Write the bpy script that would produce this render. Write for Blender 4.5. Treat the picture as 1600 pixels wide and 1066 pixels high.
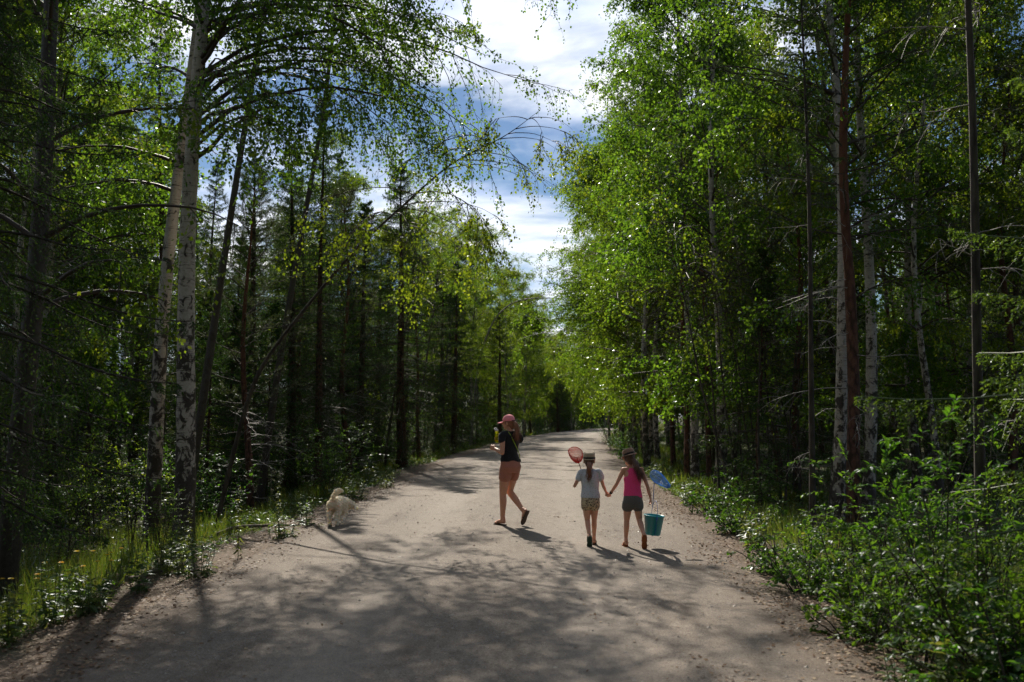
import bpy, math, random
import numpy as np
from mathutils import Vector, Matrix, noise as mnoise

for o in list(bpy.data.objects):
    bpy.data.objects.remove(o, do_unlink=True)
SC = bpy.context.scene
COL = SC.collection
random.seed(11)
RNG = np.random.default_rng(11)
R = math.radians

# ---------------------------------------------------------------- camera
CAM_H, PITCH = 1.7, R(4.3)
cam_d = bpy.data.cameras.new('camera')
cam = bpy.data.objects.new('camera', cam_d); COL.objects.link(cam)
cam.location = (0, 0, CAM_H)
cam.rotation_euler = (R(90) + PITCH, 0, 0)
cam_d.lens = 35; cam_d.sensor_width = 36
cam_d.clip_start = 0.1; cam_d.clip_end = 4000
cam_d.dof.use_dof = True; cam_d.dof.focus_distance = 14.5; cam_d.dof.aperture_fstop = 2.2
SC.camera = cam

# ---------------------------------------------------------------- sky and sun
SUN_EL, SUN_AZ = R(39), R(-13)          # ahead of the camera, a little to the left
w = bpy.data.worlds.new('World'); SC.world = w; w.use_nodes = True
nt = w.node_tree; N = nt.nodes; L = nt.links
N.clear()
out = N.new('ShaderNodeOutputWorld')
sky = N.new('ShaderNodeTexSky'); sky.sky_type = 'NISHITA'; sky.sun_disc = False
sky.sun_elevation = SUN_EL; sky.sun_rotation = SUN_AZ
sky.air_density = 1.0; sky.dust_density = 0.1; sky.ozone_density = 5.0
bg = N.new('ShaderNodeBackground'); bg.inputs['Strength'].default_value = 0.053
bgc = N.new('ShaderNodeBackground')
tc = N.new('ShaderNodeTexCoord')
sep = N.new('ShaderNodeSeparateXYZ')
L.new(tc.outputs['Generated'], sep.inputs[0])
# project the view direction on a flat cloud deck
mz = N.new('ShaderNodeMath'); mz.operation = 'MAXIMUM'; mz.inputs[1].default_value = 0.06
L.new(sep.outputs['Z'], mz.inputs[0])
az = N.new('ShaderNodeMath'); az.operation = 'ADD'; az.inputs[1].default_value = 0.16
L.new(mz.outputs[0], az.inputs[0])
dv = N.new('ShaderNodeVectorMath'); dv.operation = 'DIVIDE'
L.new(tc.outputs['Generated'], dv.inputs[0])
cmb = N.new('ShaderNodeCombineXYZ')
for i in range(3): L.new(az.outputs[0], cmb.inputs[i])
L.new(cmb.outputs[0], dv.inputs[1])
mp = N.new('ShaderNodeMapping'); mp.inputs['Location'].default_value = (0.35, 2.05, 0)
L.new(dv.outputs[0], mp.inputs[0])
n1 = N.new('ShaderNodeTexNoise'); n1.inputs['Scale'].default_value = 1.35; n1.inputs['Detail'].default_value = 7
n1.inputs['Roughness'].default_value = 0.56; n1.inputs['Distortion'].default_value = 0.3
L.new(mp.outputs[0], n1.inputs['Vector'])
cr = N.new('ShaderNodeValToRGB')
cr.color_ramp.elements[0].position = 0.44; cr.color_ramp.elements[1].position = 0.60
L.new(n1.outputs['Fac'], cr.inputs[0])
n2 = N.new('ShaderNodeTexNoise'); n2.inputs['Scale'].default_value = 3.1; n2.inputs['Detail'].default_value = 5
L.new(mp.outputs[0], n2.inputs['Vector'])
cc = N.new('ShaderNodeValToRGB')
cc.color_ramp.elements[0].position = 0.36; cc.color_ramp.elements[0].color = (0.50, 0.58, 0.78, 1)
cc.color_ramp.elements[1].position = 0.62; cc.color_ramp.elements[1].color = (1.0, 1.0, 1.0, 1)
L.new(n2.outputs['Fac'], cc.inputs[0])
L.new(cc.outputs[0], bgc.inputs['Color'])
# clouds scatter forward: brighter round the sun, duller on the far side of the sky
_sd = N.new('ShaderNodeVectorMath'); _sd.operation = 'DOT_PRODUCT'; L.new(tc.outputs['Generated'], _sd.inputs[0])
_sd.inputs[1].default_value = (math.sin(SUN_AZ) * math.cos(SUN_EL), math.cos(SUN_AZ) * math.cos(SUN_EL), math.sin(SUN_EL))
_mr = N.new('ShaderNodeMapRange'); _mr.interpolation_type = 'SMOOTHSTEP'
for _i, _v in ((1, -.6), (2, .9), (3, .12), (4, 1.02)): _mr.inputs[_i].default_value = _v
L.new(_sd.outputs['Value'], _mr.inputs[0]); L.new(_mr.outputs[0], bgc.inputs['Strength'])
mx = N.new('ShaderNodeMixShader')
L.new(sky.outputs[0], bg.inputs['Color'])
L.new(cr.outputs[0], mx.inputs[0]); L.new(bg.outputs[0], mx.inputs[1]); L.new(bgc.outputs[0], mx.inputs[2])
L.new(mx.outputs[0], out.inputs['Surface'])

sun_d = bpy.data.lights.new('sun', 'SUN'); sun = bpy.data.objects.new('sun', sun_d); COL.objects.link(sun)
sun_d.energy = 5.0; sun_d.angle = R(0.53); sun_d.color = (1.0, 0.915, 0.79)
SUN_DIR = Vector((math.sin(SUN_AZ) * math.cos(SUN_EL), math.cos(SUN_AZ) * math.cos(SUN_EL), math.sin(SUN_EL)))
sun.rotation_euler = SUN_DIR.to_track_quat('Z', 'Y').to_euler()
sun.location = SUN_DIR * 60

SC.view_settings.view_transform = 'Standard'; SC.view_settings.look = 'None'
SC.view_settings.gamma = 1; SC.view_settings.use_curve_mapping = False
SC.view_settings.exposure = 0.56
cy = SC.cycles
cy.max_bounces = 5; cy.diffuse_bounces = 2; cy.glossy_bounces = 2; cy.transmission_bounces = 4
cy.transparent_max_bounces = 4; cy.caustics_reflective = False; cy.caustics_refractive = False
cy.sample_clamp_indirect = 3.0; cy.sample_clamp_direct = 12.0
cy.use_adaptive_sampling = True; cy.adaptive_threshold = 0.02
cy.use_denoising = True

# ---------------------------------------------------------------- helpers
def ground_at(px, py, gz=0.0):
    """point of a level plane seen at pixel px, py of the 1600 x 1066 photograph"""
    f = 1600 * 35 / 36
    d = Vector((px - 800, f, -(py - 533)))
    c, s = math.cos(PITCH), math.sin(PITCH)
    d = Vector((d.x, d.y * c - d.z * s, d.y * s + d.z * c))
    t = (gz - CAM_H) / d.z
    return Vector((d.x * t, d.y * t, gz))
def at(px, py, Y):
    f = 1600 * 35 / 36
    d = Vector((px - 800, f, -(py - 533)))
    c, s = math.cos(PITCH), math.sin(PITCH)
    d = Vector((d.x, d.y * c - d.z * s, d.y * s + d.z * c))
    t = Y / d.y
    return Vector((d.x * t, Y, CAM_H + d.z * t))

class Geo:
    """collects numpy geometry and links it as ONE mesh object"""
    def __init__(s): s.V = []; s.F = []; s.n = 0
    def add(s, V, F, m=0):
        V = np.asarray(V, float).reshape(-1, 3); F = np.asarray(F, int)
        s.V.append(V); s.F.append((F + s.n, m)); s.n += len(V)
        return s
    def merge(s, g):
        for V in g.V: s.V.append(V)
        for F, m in g.F: s.F.append((F + s.n, m))
        s.n += g.n
        return s
    def mesh(s, name, mats, smooth=True):
        me = bpy.data.meshes.new(name)
        if s.n:
            V = np.concatenate(s.V)
            me.vertices.add(len(V)); me.vertices.foreach_set('co', V.astype(np.float32).ravel())
            tot = np.concatenate([np.full(len(F), F.shape[1]) for F, m in s.F])
            mi = np.concatenate([np.full(len(F), m) for F, m in s.F])
            li = np.concatenate([F.ravel() for F, m in s.F])
            st = np.concatenate([[0], np.cumsum(tot)[:-1]])
            me.loops.add(len(li)); me.loops.foreach_set('vertex_index', li.astype(np.int32))
            me.polygons.add(len(tot)); me.polygons.foreach_set('loop_start', st.astype(np.int32))
            me.polygons.foreach_set('loop_total', tot.astype(np.int32))
            me.polygons.foreach_set('material_index', mi.astype(np.int32))
            me.polygons.foreach_set('use_smooth', np.full(len(tot), smooth))
            me.update(calc_edges=True)
        for m in (mats if isinstance(mats, (list, tuple)) else [mats]): me.materials.append(m)
        return me
    def build(s, name, mats, parent=None, smooth=True, kind=None):
        o = bpy.data.objects.new(name, s.mesh(name, mats, smooth)); COL.objects.link(o)
        if parent: o.parent = parent
        if kind: o['kind'] = kind
        return o

def norm(a): return a / np.maximum(np.linalg.norm(a, axis=-1, keepdims=True), 1e-9)
def tubes(g, P, Rr, k=4, m=0, cap=False):
    """P (b,n,3) centre lines, Rr (b,n) radii"""
    P = np.asarray(P, float); Rr = np.asarray(Rr, float)
    if P.ndim == 2: P = P[None]; Rr = Rr[None]
    b, n, _ = P.shape
    T = norm(np.gradient(P, axis=1))
    mean = norm(P[:, -1] - P[:, 0])
    ref = np.where(np.abs(mean[:, 2:3]) > 0.75, np.array([[1.0, 0, 0]]), np.array([[0, 0, 1.0]]))
    U = norm(np.cross(T, ref[:, None, :])); W = np.cross(U, T)
    a = np.arange(k) * 2 * math.pi / k
    V = P[:, :, None, :] + Rr[:, :, None, None] * (np.cos(a)[None, None, :, None] * U[:, :, None, :] + np.sin(a)[None, None, :, None] * W[:, :, None, :])
    base = (np.arange(b) * n * k)[:, None, None]
    i = (np.arange(n - 1) * k)[None, :, None]; j = np.arange(k)[None, None, :]; j2 = (j + 1) % k
    F = np.stack([base + i + j2, base + i + j, base + i + k + j, base + i + k + j2], -1).reshape(-1, 4)
    g.add(V.reshape(-1, 3), F, m)
    if cap:
        for q in range(b):
            o = g.n
            g.add(np.concatenate([V[q, 0], P[q, :1], V[q, -1], P[q, -1:]]),
                  [[(t + 1) % k, k, t] for t in range(k)] + [[k + 1 + t, 2 * k + 1, k + 1 + (t + 1) % k] for t in range(k)], m)
    return g
def rhombs(g, C, D, Nn, Ln, Wd, m=0, fold=0.0):
    """leaf-like four-cornered faces: C base point, D axis, Nn normal"""
    D = norm(D); S = norm(np.cross(D, Nn)); Nn = np.cross(S, D)
    Ln = np.broadcast_to(np.asarray(Ln, float).reshape(-1, 1), (len(C), 1)); Wd = np.broadcast_to(np.asarray(Wd, float).reshape(-1, 1), (len(C), 1))
    A = C; B = C + D * Ln * .42 + S * Wd * .5 + Nn * Wd * fold; T = C + D * Ln; E = C + D * Ln * .42 - S * Wd * .5 + Nn * Wd * fold
    V = np.stack([A, B, T, E], 1).reshape(-1, 3)
    q = np.arange(len(C))[:, None] * 4
    if fold: F = np.concatenate([q + np.array([[0, 1, 2]]), q + np.array([[0, 2, 3]])])
    else: F = q + np.array([[0, 1, 2, 3]])
    return g.add(V, F, m)
def leaves6(g, C, D, Nn, Ln, Wd, m=0, fold=.18, droop=.15):
    """broad pointed leaves with a folded midrib (8 corners, 6 faces)"""
    D = norm(D); S = norm(np.cross(D, Nn)); Nn = np.cross(S, D)
    k = len(C); Ln = np.broadcast_to(np.asarray(Ln, float).reshape(-1, 1), (k, 1)); Wd = np.broadcast_to(np.asarray(Wd, float).reshape(-1, 1), (k, 1))
    def p(t, s): return C + D * Ln * t + S * Wd * s * .5 + Nn * (Wd * fold * abs(s) - Ln * droop * t * t)
    V = np.stack([p(0, 0), p(.28, .92), p(.62, .85), p(1, 0), p(.62, -.85), p(.28, -.92), p(.3, 0), p(.64, 0)], 1).reshape(-1, 3)
    q = np.arange(k)[:, None] * 8
    F3 = np.concatenate([q + np.array([[0, 1, 6]]), q + np.array([[0, 6, 5]]), q + np.array([[7, 2, 3]]), q + np.array([[7, 3, 4]])])
    F4 = np.concatenate([q + np.array([[6, 1, 2, 7]]), q + np.array([[6, 7, 4, 5]])])
    o = g.n
    g.V.append(V); g.F.append((F3 + o, m)); g.F.append((F4 + o, m)); g.n += len(V)
    return g
def rot_about(v, axis, ang):
    axis = norm(axis); c = np.cos(ang)[..., None]; s = np.sin(ang)[..., None]
    return v * c + np.cross(axis, v) * s + axis * np.sum(axis * v, -1, keepdims=True) * (1 - c)
def tag(o, label=None, cat=None, group=None, kind=None):
    if label: o['label'] = label
    if cat: o['category'] = cat
    if group: o['group'] = group
    if kind: o['kind'] = kind
    return o
def empty(name, loc=(0, 0, 0), rz=0.0):
    o = bpy.data.objects.new(name, None); COL.objects.link(o)
    o.location = loc; o.rotation_euler = (0, 0, rz); o.empty_display_size = .2
    return o
def copy_tree(root):
    r = root.copy(); COL.objects.link(r)
    for ch in root.children:
        c = ch.copy(); COL.objects.link(c); c.parent = r
        for g2 in ch.children:
            d = g2.copy(); COL.objects.link(d); d.parent = c
    return r

# ---------------------------------------------------------------- materials
def new_mat(name):
    m = bpy.data.materials.new(name); m.use_nodes = True
    m.node_tree.nodes.clear()
    return m, m.node_tree.nodes, m.node_tree.links
def leaf_mat(name, cols, trans, gloss=0.10, rough=0.38, tw=0.5):
    m, N, L = new_mat(name)
    o = N.new('ShaderNodeOutputMaterial'); geo = N.new('ShaderNodeNewGeometry')
    r = N.new('ShaderNodeValToRGB'); r.color_ramp.elements[0].color = (*cols[0], 1); r.color_ramp.elements[1].color = (*cols[-1], 1)
    for i, c in enumerate(cols[1:-1]):
        e = r.color_ramp.elements.new((i + 1) / (len(cols) - 1)); e.color = (*c, 1)
    L.new(geo.outputs['Random Per Island'], r.inputs[0])
    d = N.new('ShaderNodeBsdfDiffuse'); t = N.new('ShaderNodeBsdfTranslucent'); g = N.new('ShaderNodeBsdfGlossy')
    mul = N.new('ShaderNodeMix'); mul.data_type = 'RGBA'; mul.blend_type = 'MULTIPLY'; mul.inputs[0].default_value = 1
    oi = N.new('ShaderNodeObjectInfo'); hv = N.new('ShaderNodeValToRGB')
    for q_, (p_, c_) in zip((hv.color_ramp.elements[0], hv.color_ramp.elements[1]), ((0, (.78, .95, .9)), (1, (1.28, 1.06, .85)))): q_.position = p_; q_.color = (*c_, 1)
    L.new(oi.outputs['Random'], hv.inputs[0]); m0 = N.new('ShaderNodeMix'); m0.data_type = 'RGBA'; m0.blend_type = 'MULTIPLY'; m0.inputs[0].default_value = 1
    L.new(r.outputs[0], m0.inputs[6]); L.new(hv.outputs[0], m0.inputs[7])
    L.new(m0.outputs[2], mul.inputs[6]); mul.inputs[7].default_value = (*trans, 1)
    L.new(m0.outputs[2], d.inputs[0]); L.new(mul.outputs[2], t.inputs[0])
    g.inputs['Roughness'].default_value = rough; g.inputs[0].default_value = (.9, .95, 1, 1)
    a = N.new('ShaderNodeMixShader'); a.inputs[0].default_value = tw
    L.new(d.outputs[0], a.inputs[1]); L.new(t.outputs[0], a.inputs[2])
    lw = N.new('ShaderNodeLayerWeight'); lw.inputs[0].default_value = 0.25
    mm = N.new('ShaderNodeMath'); mm.operation = 'MULTIPLY_ADD'; mm.inputs[1].default_value = gloss * 3; mm.inputs[2].default_value = gloss * .35
    L.new(lw.outputs['Fresnel'], mm.inputs[0])
    b = N.new('ShaderNodeMixShader'); L.new(mm.outputs[0], b.inputs[0])
    L.new(a.outputs[0], b.inputs[1]); L.new(g.outputs[0], b.inputs[2]); L.new(b.outputs[0], o.inputs[0])
    return m
def tex(N, L, kind, scale, vec=None, **kw):
    t = N.new('ShaderNodeTex' + kind); t.inputs['Scale'].default_value = scale
    for k, v in kw.items(): t.inputs[k].default_value = v
    if vec is not None: L.new(vec, t.inputs['Vector'])
    return t
def ramp(N, L, src, stops):
    r = N.new('ShaderNodeValToRGB'); e = r.color_ramp.elements
    while len(e) < len(stops): e.new(.5)
    for q, (p, c) in zip(e, stops):
        q.position = p; q.color = (c, c, c, 1) if isinstance(c, (int, float)) else (*c, 1)
    L.new(src, r.inputs[0]); return r
def mapv(N, L, src, scale=(1, 1, 1), loc=(0, 0, 0)):
    m = N.new('ShaderNodeMapping'); m.inputs['Scale'].default_value = scale; m.inputs['Location'].default_value = loc
    L.new(src, m.inputs[0]); return m.outputs[0]
def mixc(N, L, fac, a, b, mode='MIX'):
    m = N.new('ShaderNodeMix'); m.data_type = 'RGBA'; m.blend_type = mode
    for i, v in ((0, fac), (6, a), (7, b)):
        if hasattr(v, 'links'): L.new(v, m.inputs[i])
        elif i == 0: m.inputs[0].default_value = v
        else: m.inputs[i].default_value = (*v, 1)
    return m.outputs[2]
def finish(N, L, col, rough=.8, bump=None, strength=.3, dist=.01, spec=.3, sheen=0.0):
    o = N.new('ShaderNodeOutputMaterial'); p = N.new('ShaderNodeBsdfPrincipled')
    if hasattr(col, 'links'): L.new(col, p.inputs['Base Color'])
    else: p.inputs['Base Color'].default_value = (*col, 1)
    if hasattr(rough, 'links'): L.new(rough, p.inputs['Roughness'])
    else: p.inputs['Roughness'].default_value = rough
    p.inputs['Specular IOR Level'].default_value = spec
    if sheen: p.inputs['Sheen Weight'].default_value = sheen
    if bump is not None:
        b = N.new('ShaderNodeBump'); b.inputs['Strength'].default_value = strength; b.inputs['Distance'].default_value = dist
        L.new(bump, b.inputs['Height']); L.new(b.outputs[0], p.inputs['Normal'])
    L.new(p.outputs[0], o.inputs[0]); return p
def plain(name, col, rough=.7, var=.15, scale=30, bump=.2, spec=.3, sheen=0.0):
    m, N, L = new_mat(name); tcn = N.new('ShaderNodeTexCoord')
    n = tex(N, L, 'Noise', scale, tcn.outputs['Object'], Detail=4)
    c = mixc(N, L, n.outputs['Fac'], tuple(v * (1 - var) for v in col), tuple(min(1, v * (1 + var)) for v in col))
    finish(N, L, c, rough, n.outputs['Fac'], bump, .004, spec, sheen); return m

M = {}
M['birch_leaf'] = leaf_mat('birch leaf', [(.018, .045, .007), (.030, .066, .009), (.044, .088, .012), (.060, .105, .016)], (4.9, 3.8, 1.5), gloss=.026, rough=.33, tw=.58)
M['bush_leaf'] = leaf_mat('bush leaf', [(.018, .046, .008), (.032, .072, .012), (.050, .096, .018)], (3.3, 3.3, 1.0), gloss=.035, rough=.36, tw=.55)
M['spruce_needle'] = leaf_mat('spruce needle', [(.022, .045, .016), (.034, .066, .020), (.050, .085, .024)], (1.9, 2.0, .9), gloss=.015, rough=.5, tw=.3)
M['fresh_needle'] = leaf_mat('fresh spruce needle', [(.045, .095, .022), (.065, .125, .028), (.09, .15, .035)], (3.0, 2.7, 1.0), gloss=.03, rough=.5, tw=.35)
M['pine_needle'] = leaf_mat('pine needle', [(.045, .065, .034), (.06, .085, .042), (.085, .11, .055)], (1.5, 1.6, .9), gloss=.05, rough=.42, tw=.25)
M['grass'] = leaf_mat('grass blade', [(.030, .062, .012), (.045, .085, .016), (.065, .105, .024), (.10, .11, .045)], (2.3, 2.2, .9), gloss=.06, rough=.45)
M['herb'] = leaf_mat('herb leaf', [(.042, .085, .02), (.065, .11, .03), (.09, .13, .04)], (2.8, 2.3, 1.0), gloss=.06, rough=.36)
M['dead_leaf'] = leaf_mat('dead leaf', [(.10, .055, .035), (.16, .09, .055), (.26, .17, .11), (.33, .25, .18)], (.7, .6, .5), gloss=.04, rough=.6, tw=.2)
M['yellow'] = leaf_mat('yellow petal', [(.7, .42, .01), (.75, .5, .02)], (1, 1, 1), gloss=.02, tw=.4)
M['pink_bloom'] = leaf_mat('willowherb bloom', [(.32, .12, .25), (.42, .2, .33)], (1, 1, 1), gloss=.02, tw=.4)

def birch_bark(name, dark=.5, dim=1.0):
    m, N, L = new_mat(name); t = N.new('ShaderNodeTexCoord'); ob = t.outputs['Object']
    lent = tex(N, L, 'Noise', 1, mapv(N, L, ob, (5, 5, 55)), Detail=3, Roughness=.6)
    lr = ramp(N, L, lent.outputs['Fac'], [(.60, 0), (.66, 1)])
    pat = tex(N, L, 'Noise', 1, mapv(N, L, ob, (7, 7, 5.5)), Detail=6, Roughness=.65, Distortion=.6)
    s = N.new('ShaderNodeSeparateXYZ'); L.new(ob, s.inputs[0])
    low = N.new('ShaderNodeMapRange'); low.inputs[1].default_value = 0; low.inputs[2].default_value = 4.5
    low.inputs[3].default_value = .17 * dark * 2; low.inputs[4].default_value = 0.02
    L.new(s.outputs['Z'], low.inputs[0])
    ad = N.new('ShaderNodeMath'); ad.operation = 'ADD'; L.new(pat.outputs['Fac'], ad.inputs[0]); L.new(low.outputs[0], ad.inputs[1])
    pr = ramp(N, L, ad.outputs[0], [(.575, 0), (.64, 1)])
    fine = tex(N, L, 'Noise', 22, ob, Detail=5)
    white = mixc(N, L, fine.outputs['Fac'], tuple(v * dim for v in (.28, .245, .20)), tuple(v * dim for v in (.52, .48, .42)))
    c = mixc(N, L, lr.outputs[0], white, (.06, .05, .042))
    dk = mixc(N, L, fine.outputs['Fac'], (.020, .017, .015), (.085, .07, .055))
    c = mixc(N, L, pr.outputs[0], c, dk)
    h = N.new('ShaderNodeMath'); h.operation = 'MULTIPLY_ADD'; h.inputs[1].default_value = 1.0
    L.new(pr.outputs[0], h.inputs[0]); L.new(fine.outputs['Fac'], h.inputs[2])
    finish(N, L, c, .65, h.outputs[0], .5, .012, .25)
    return m
M['birch_bark'] = birch_bark('birch bark', .5)
M['birch_bark_rough'] = birch_bark('rough birch bark', .62, 1.05)
M['birch_bark_old'] = birch_bark('old dark birch bark', 1.0, .16)
def rough_bark(name, a, b, c2, sc=(14, 14, 3.2), top=None):
    m, N, L = new_mat(name); t = N.new('ShaderNodeTexCoord'); ob = t.outputs['Object']
    v = tex(N, L, 'Voronoi', 1, mapv(N, L, ob, sc)); n = tex(N, L, 'Noise', 1, mapv(N, L, ob, (sc[0] * 1.6, sc[1] * 1.6, sc[2] * 2)), Detail=6, Roughness=.7)
    c = mixc(N, L, ramp(N, L, n.outputs['Fac'], [(.3, 0), (.7, 1)]).outputs[0], a, b)
    c = mixc(N, L, ramp(N, L, v.outputs['Distance'], [(.35, 0), (.75, 1)]).outputs[0], c, c2)
    if top:
        s = N.new('ShaderNodeSeparateXYZ'); L.new(ob, s.inputs[0])
        r = N.new('ShaderNodeMapRange'); r.inputs[1].default_value = top[1]; r.inputs[2].default_value = top[2]; L.new(s.outputs['Z'], r.inputs[0])
        ct = mixc(N, L, n.outputs['Fac'], top[0], tuple(x * .55 for x in top[0])); c = mixc(N, L, r.outputs[0], c, ct)
    h = mixc(N, L, .5, v.outputs['Distance'], n.outputs['Fac'])
    finish(N, L, c, .85, h, .7, .02, .2); return m
M['spruce_bark'] = rough_bark('spruce bark', (.07, .038, .026), (.15, .085, .058), (.03, .02, .016), (22, 22, 12))
M['pine_bark'] = rough_bark('pine bark', (.07, .036, .025), (.16, .08, .055), (.035, .022, .017), (14, 14, 6), ((.16, .065, .036), 2.5, 8))
M['dark_bark'] = rough_bark('dark stem bark', (.05, .042, .034), (.10, .085, .07), (.03, .026, .022))
M['twig'] = plain('birch twig', (.055, .040, .034), .6, .3, 12, .1)
M['dead_twig'] = plain('dead grey twig', (.20, .185, .165), .6, .3, 12, .1, spec=.5)
M['stem'] = plain('green stem', (.07, .10, .035), .6, .3, 12, .1)
M['log'] = plain('fallen wood', (.13, .10, .075), .8, .4, 14, .4)
# ---------------------------------------------------------------- terrain and road
_kx = np.array([-40, -20, 0, 6.5, 13, 20, 38, 66, 100, 130, 160, 200, 260, 900.])
_kc = np.array([-.7, -.6, -.45, -.35, -.27, -.1, .75, 2.6, 7, 13, 22, 38, 65, 360.])
_ty = np.arange(-40, 900, .5); _tc = np.interp(_ty, _kx, _kc)
for _ in range(40):
    _tc[1:-1] = (_tc[:-2] + 2 * _tc[1:-1] + _tc[2:]) / 4
_tc2 = np.convolve(np.pad(_tc, 20, mode='edge'), np.ones(41) / 41, 'valid'); _tc2[:20] = _tc[:20]; _tc2[-20:] = _tc[-20:]
def cx(Y): return np.interp(Y, _ty, _tc2)
def hw(Y): return np.interp(Y, [0, 6, 13, 40, 100, 200], [2.8, 2.88, 3.02, 3.2, 3.3, 3.3])
def wob(a, b, seed=0.0):
    return (np.sin(a * .9 + b * .37 + seed) + np.sin(a * .41 - b * 1.07 + 2.1 * seed) + np.sin(a * 2.1 + b * 1.7 + seed * .7) * .5 + np.sin(a * 3.7 - b * 2.9 + seed) * .25) / 2.75
def terrain(X, Y):
    """height of the soil"""
    X = np.asarray(X, float); Y = np.asarray(Y, float)
    s = X - cx(Y); h = hw(Y); e = np.abs(s) - h
    nz = wob(X * 1.3, Y * 1.3, 1.3) * .05 + wob(X * .35, Y * .35, 4) * .12
    left = np.interp(e, [-.4, 0, .9, 1.8, 3.0, 4.5, 9, 20, 80], [-.06, -.02, -.10, -.32, -.62, -.5, -.25, -.1, .6])
    right = np.interp(e, [-.4, 0, .7, 1.5, 2.6, 5, 9, 16, 80], [-.06, -.02, -.08, -.25, -.35, -.22, .05, .45, 1.2])
    z = np.where(s < 0, left, right)
    return z + nz * np.clip(e / 1.2, 0, 1)
def tz(x, y): return float(terrain(x, y))

def grid_faces(nr, nc):
    i = np.arange(nr - 1)[:, None] * nc; j = np.arange(nc - 1)[None, :]
    return np.stack([i + j, i + j + 1, i + nc + j + 1, i + nc + j], -1).reshape(-1, 4)
sl = np.concatenate([-np.geomspace(400, 12, 22), np.linspace(-11.6, -4, 40), np.linspace(-3.8, 3.8, 30), np.linspace(4, 11.6, 40), np.geomspace(12, 400, 22)])
yl = np.concatenate([np.linspace(-25, 2, 24), np.linspace(2.2, 26, 120), np.geomspace(26.3, 900, 130)])
S_, Y_ = np.meshgrid(sl, yl); X_ = S_ + cx(Y_); Z_ = terrain(X_, Y_)
g = Geo(); g.add(np.stack([X_, Y_, Z_], -1), grid_faces(len(yl), len(sl)))
def soil_mat():
    m, N, L = new_mat('forest soil'); t = N.new('ShaderNodeTexCoord'); ob = t.outputs['Object']
    at_ = N.new('ShaderNodeAttribute'); at_.attribute_name = 'edge'
    a = tex(N, L, 'Noise', 1.1, ob, Detail=6); b = tex(N, L, 'Noise', 16, ob, Detail=6, Roughness=.7); v = tex(N, L, 'Voronoi', 38, ob)
    soil = mixc(N, L, b.outputs['Fac'], (.040, .027, .018), (.13, .092, .062))
    green = mixc(N, L, b.outputs['Fac'], (.018, .032, .010), (.050, .075, .020))
    base = mixc(N, L, ramp(N, L, a.outputs['Fac'], [(.36, 0), (.55, 1)]).outputs[0], soil, green)
    litter = mixc(N, L, v.outputs['Color'], (.07, .048, .033), (.22, .16, .115))
    litter = mixc(N, L, b.outputs['Fac'], litter, (.10, .08, .06))
    n = N.new('ShaderNodeMath'); n.operation = 'MULTIPLY_ADD'; n.inputs[1].default_value = 1.4; n.inputs[2].default_value = -.7; L.new(a.outputs['Fac'], n.inputs[0])
    e = N.new('ShaderNodeMath'); e.operation = 'ADD'; L.new(at_.outputs['Fac'], e.inputs[0]); L.new(n.outputs[0], e.inputs[1])
    f = N.new('ShaderNodeMapRange'); f.inputs[1].default_value = .5; f.inputs[2].default_value = 1.5; f.inputs[3].default_value = 0; f.inputs[4].default_value = 1
    L.new(e.outputs[0], f.inputs[0])
    c = mixc(N, L, f.outputs[0], litter, base)
    finish(N, L, c, .9, b.outputs['Fac'], .8, .03, .15); return m
M['soil'] = soil_mat()
ground = g.build('ground', M['soil'], kind='structure')
at_ = ground.data.attributes.new('edge', 'FLOAT', 'POINT')
at_.data.foreach_set('value', (np.abs(S_) - hw(Y_)).astype(np.float32).ravel())

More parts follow.
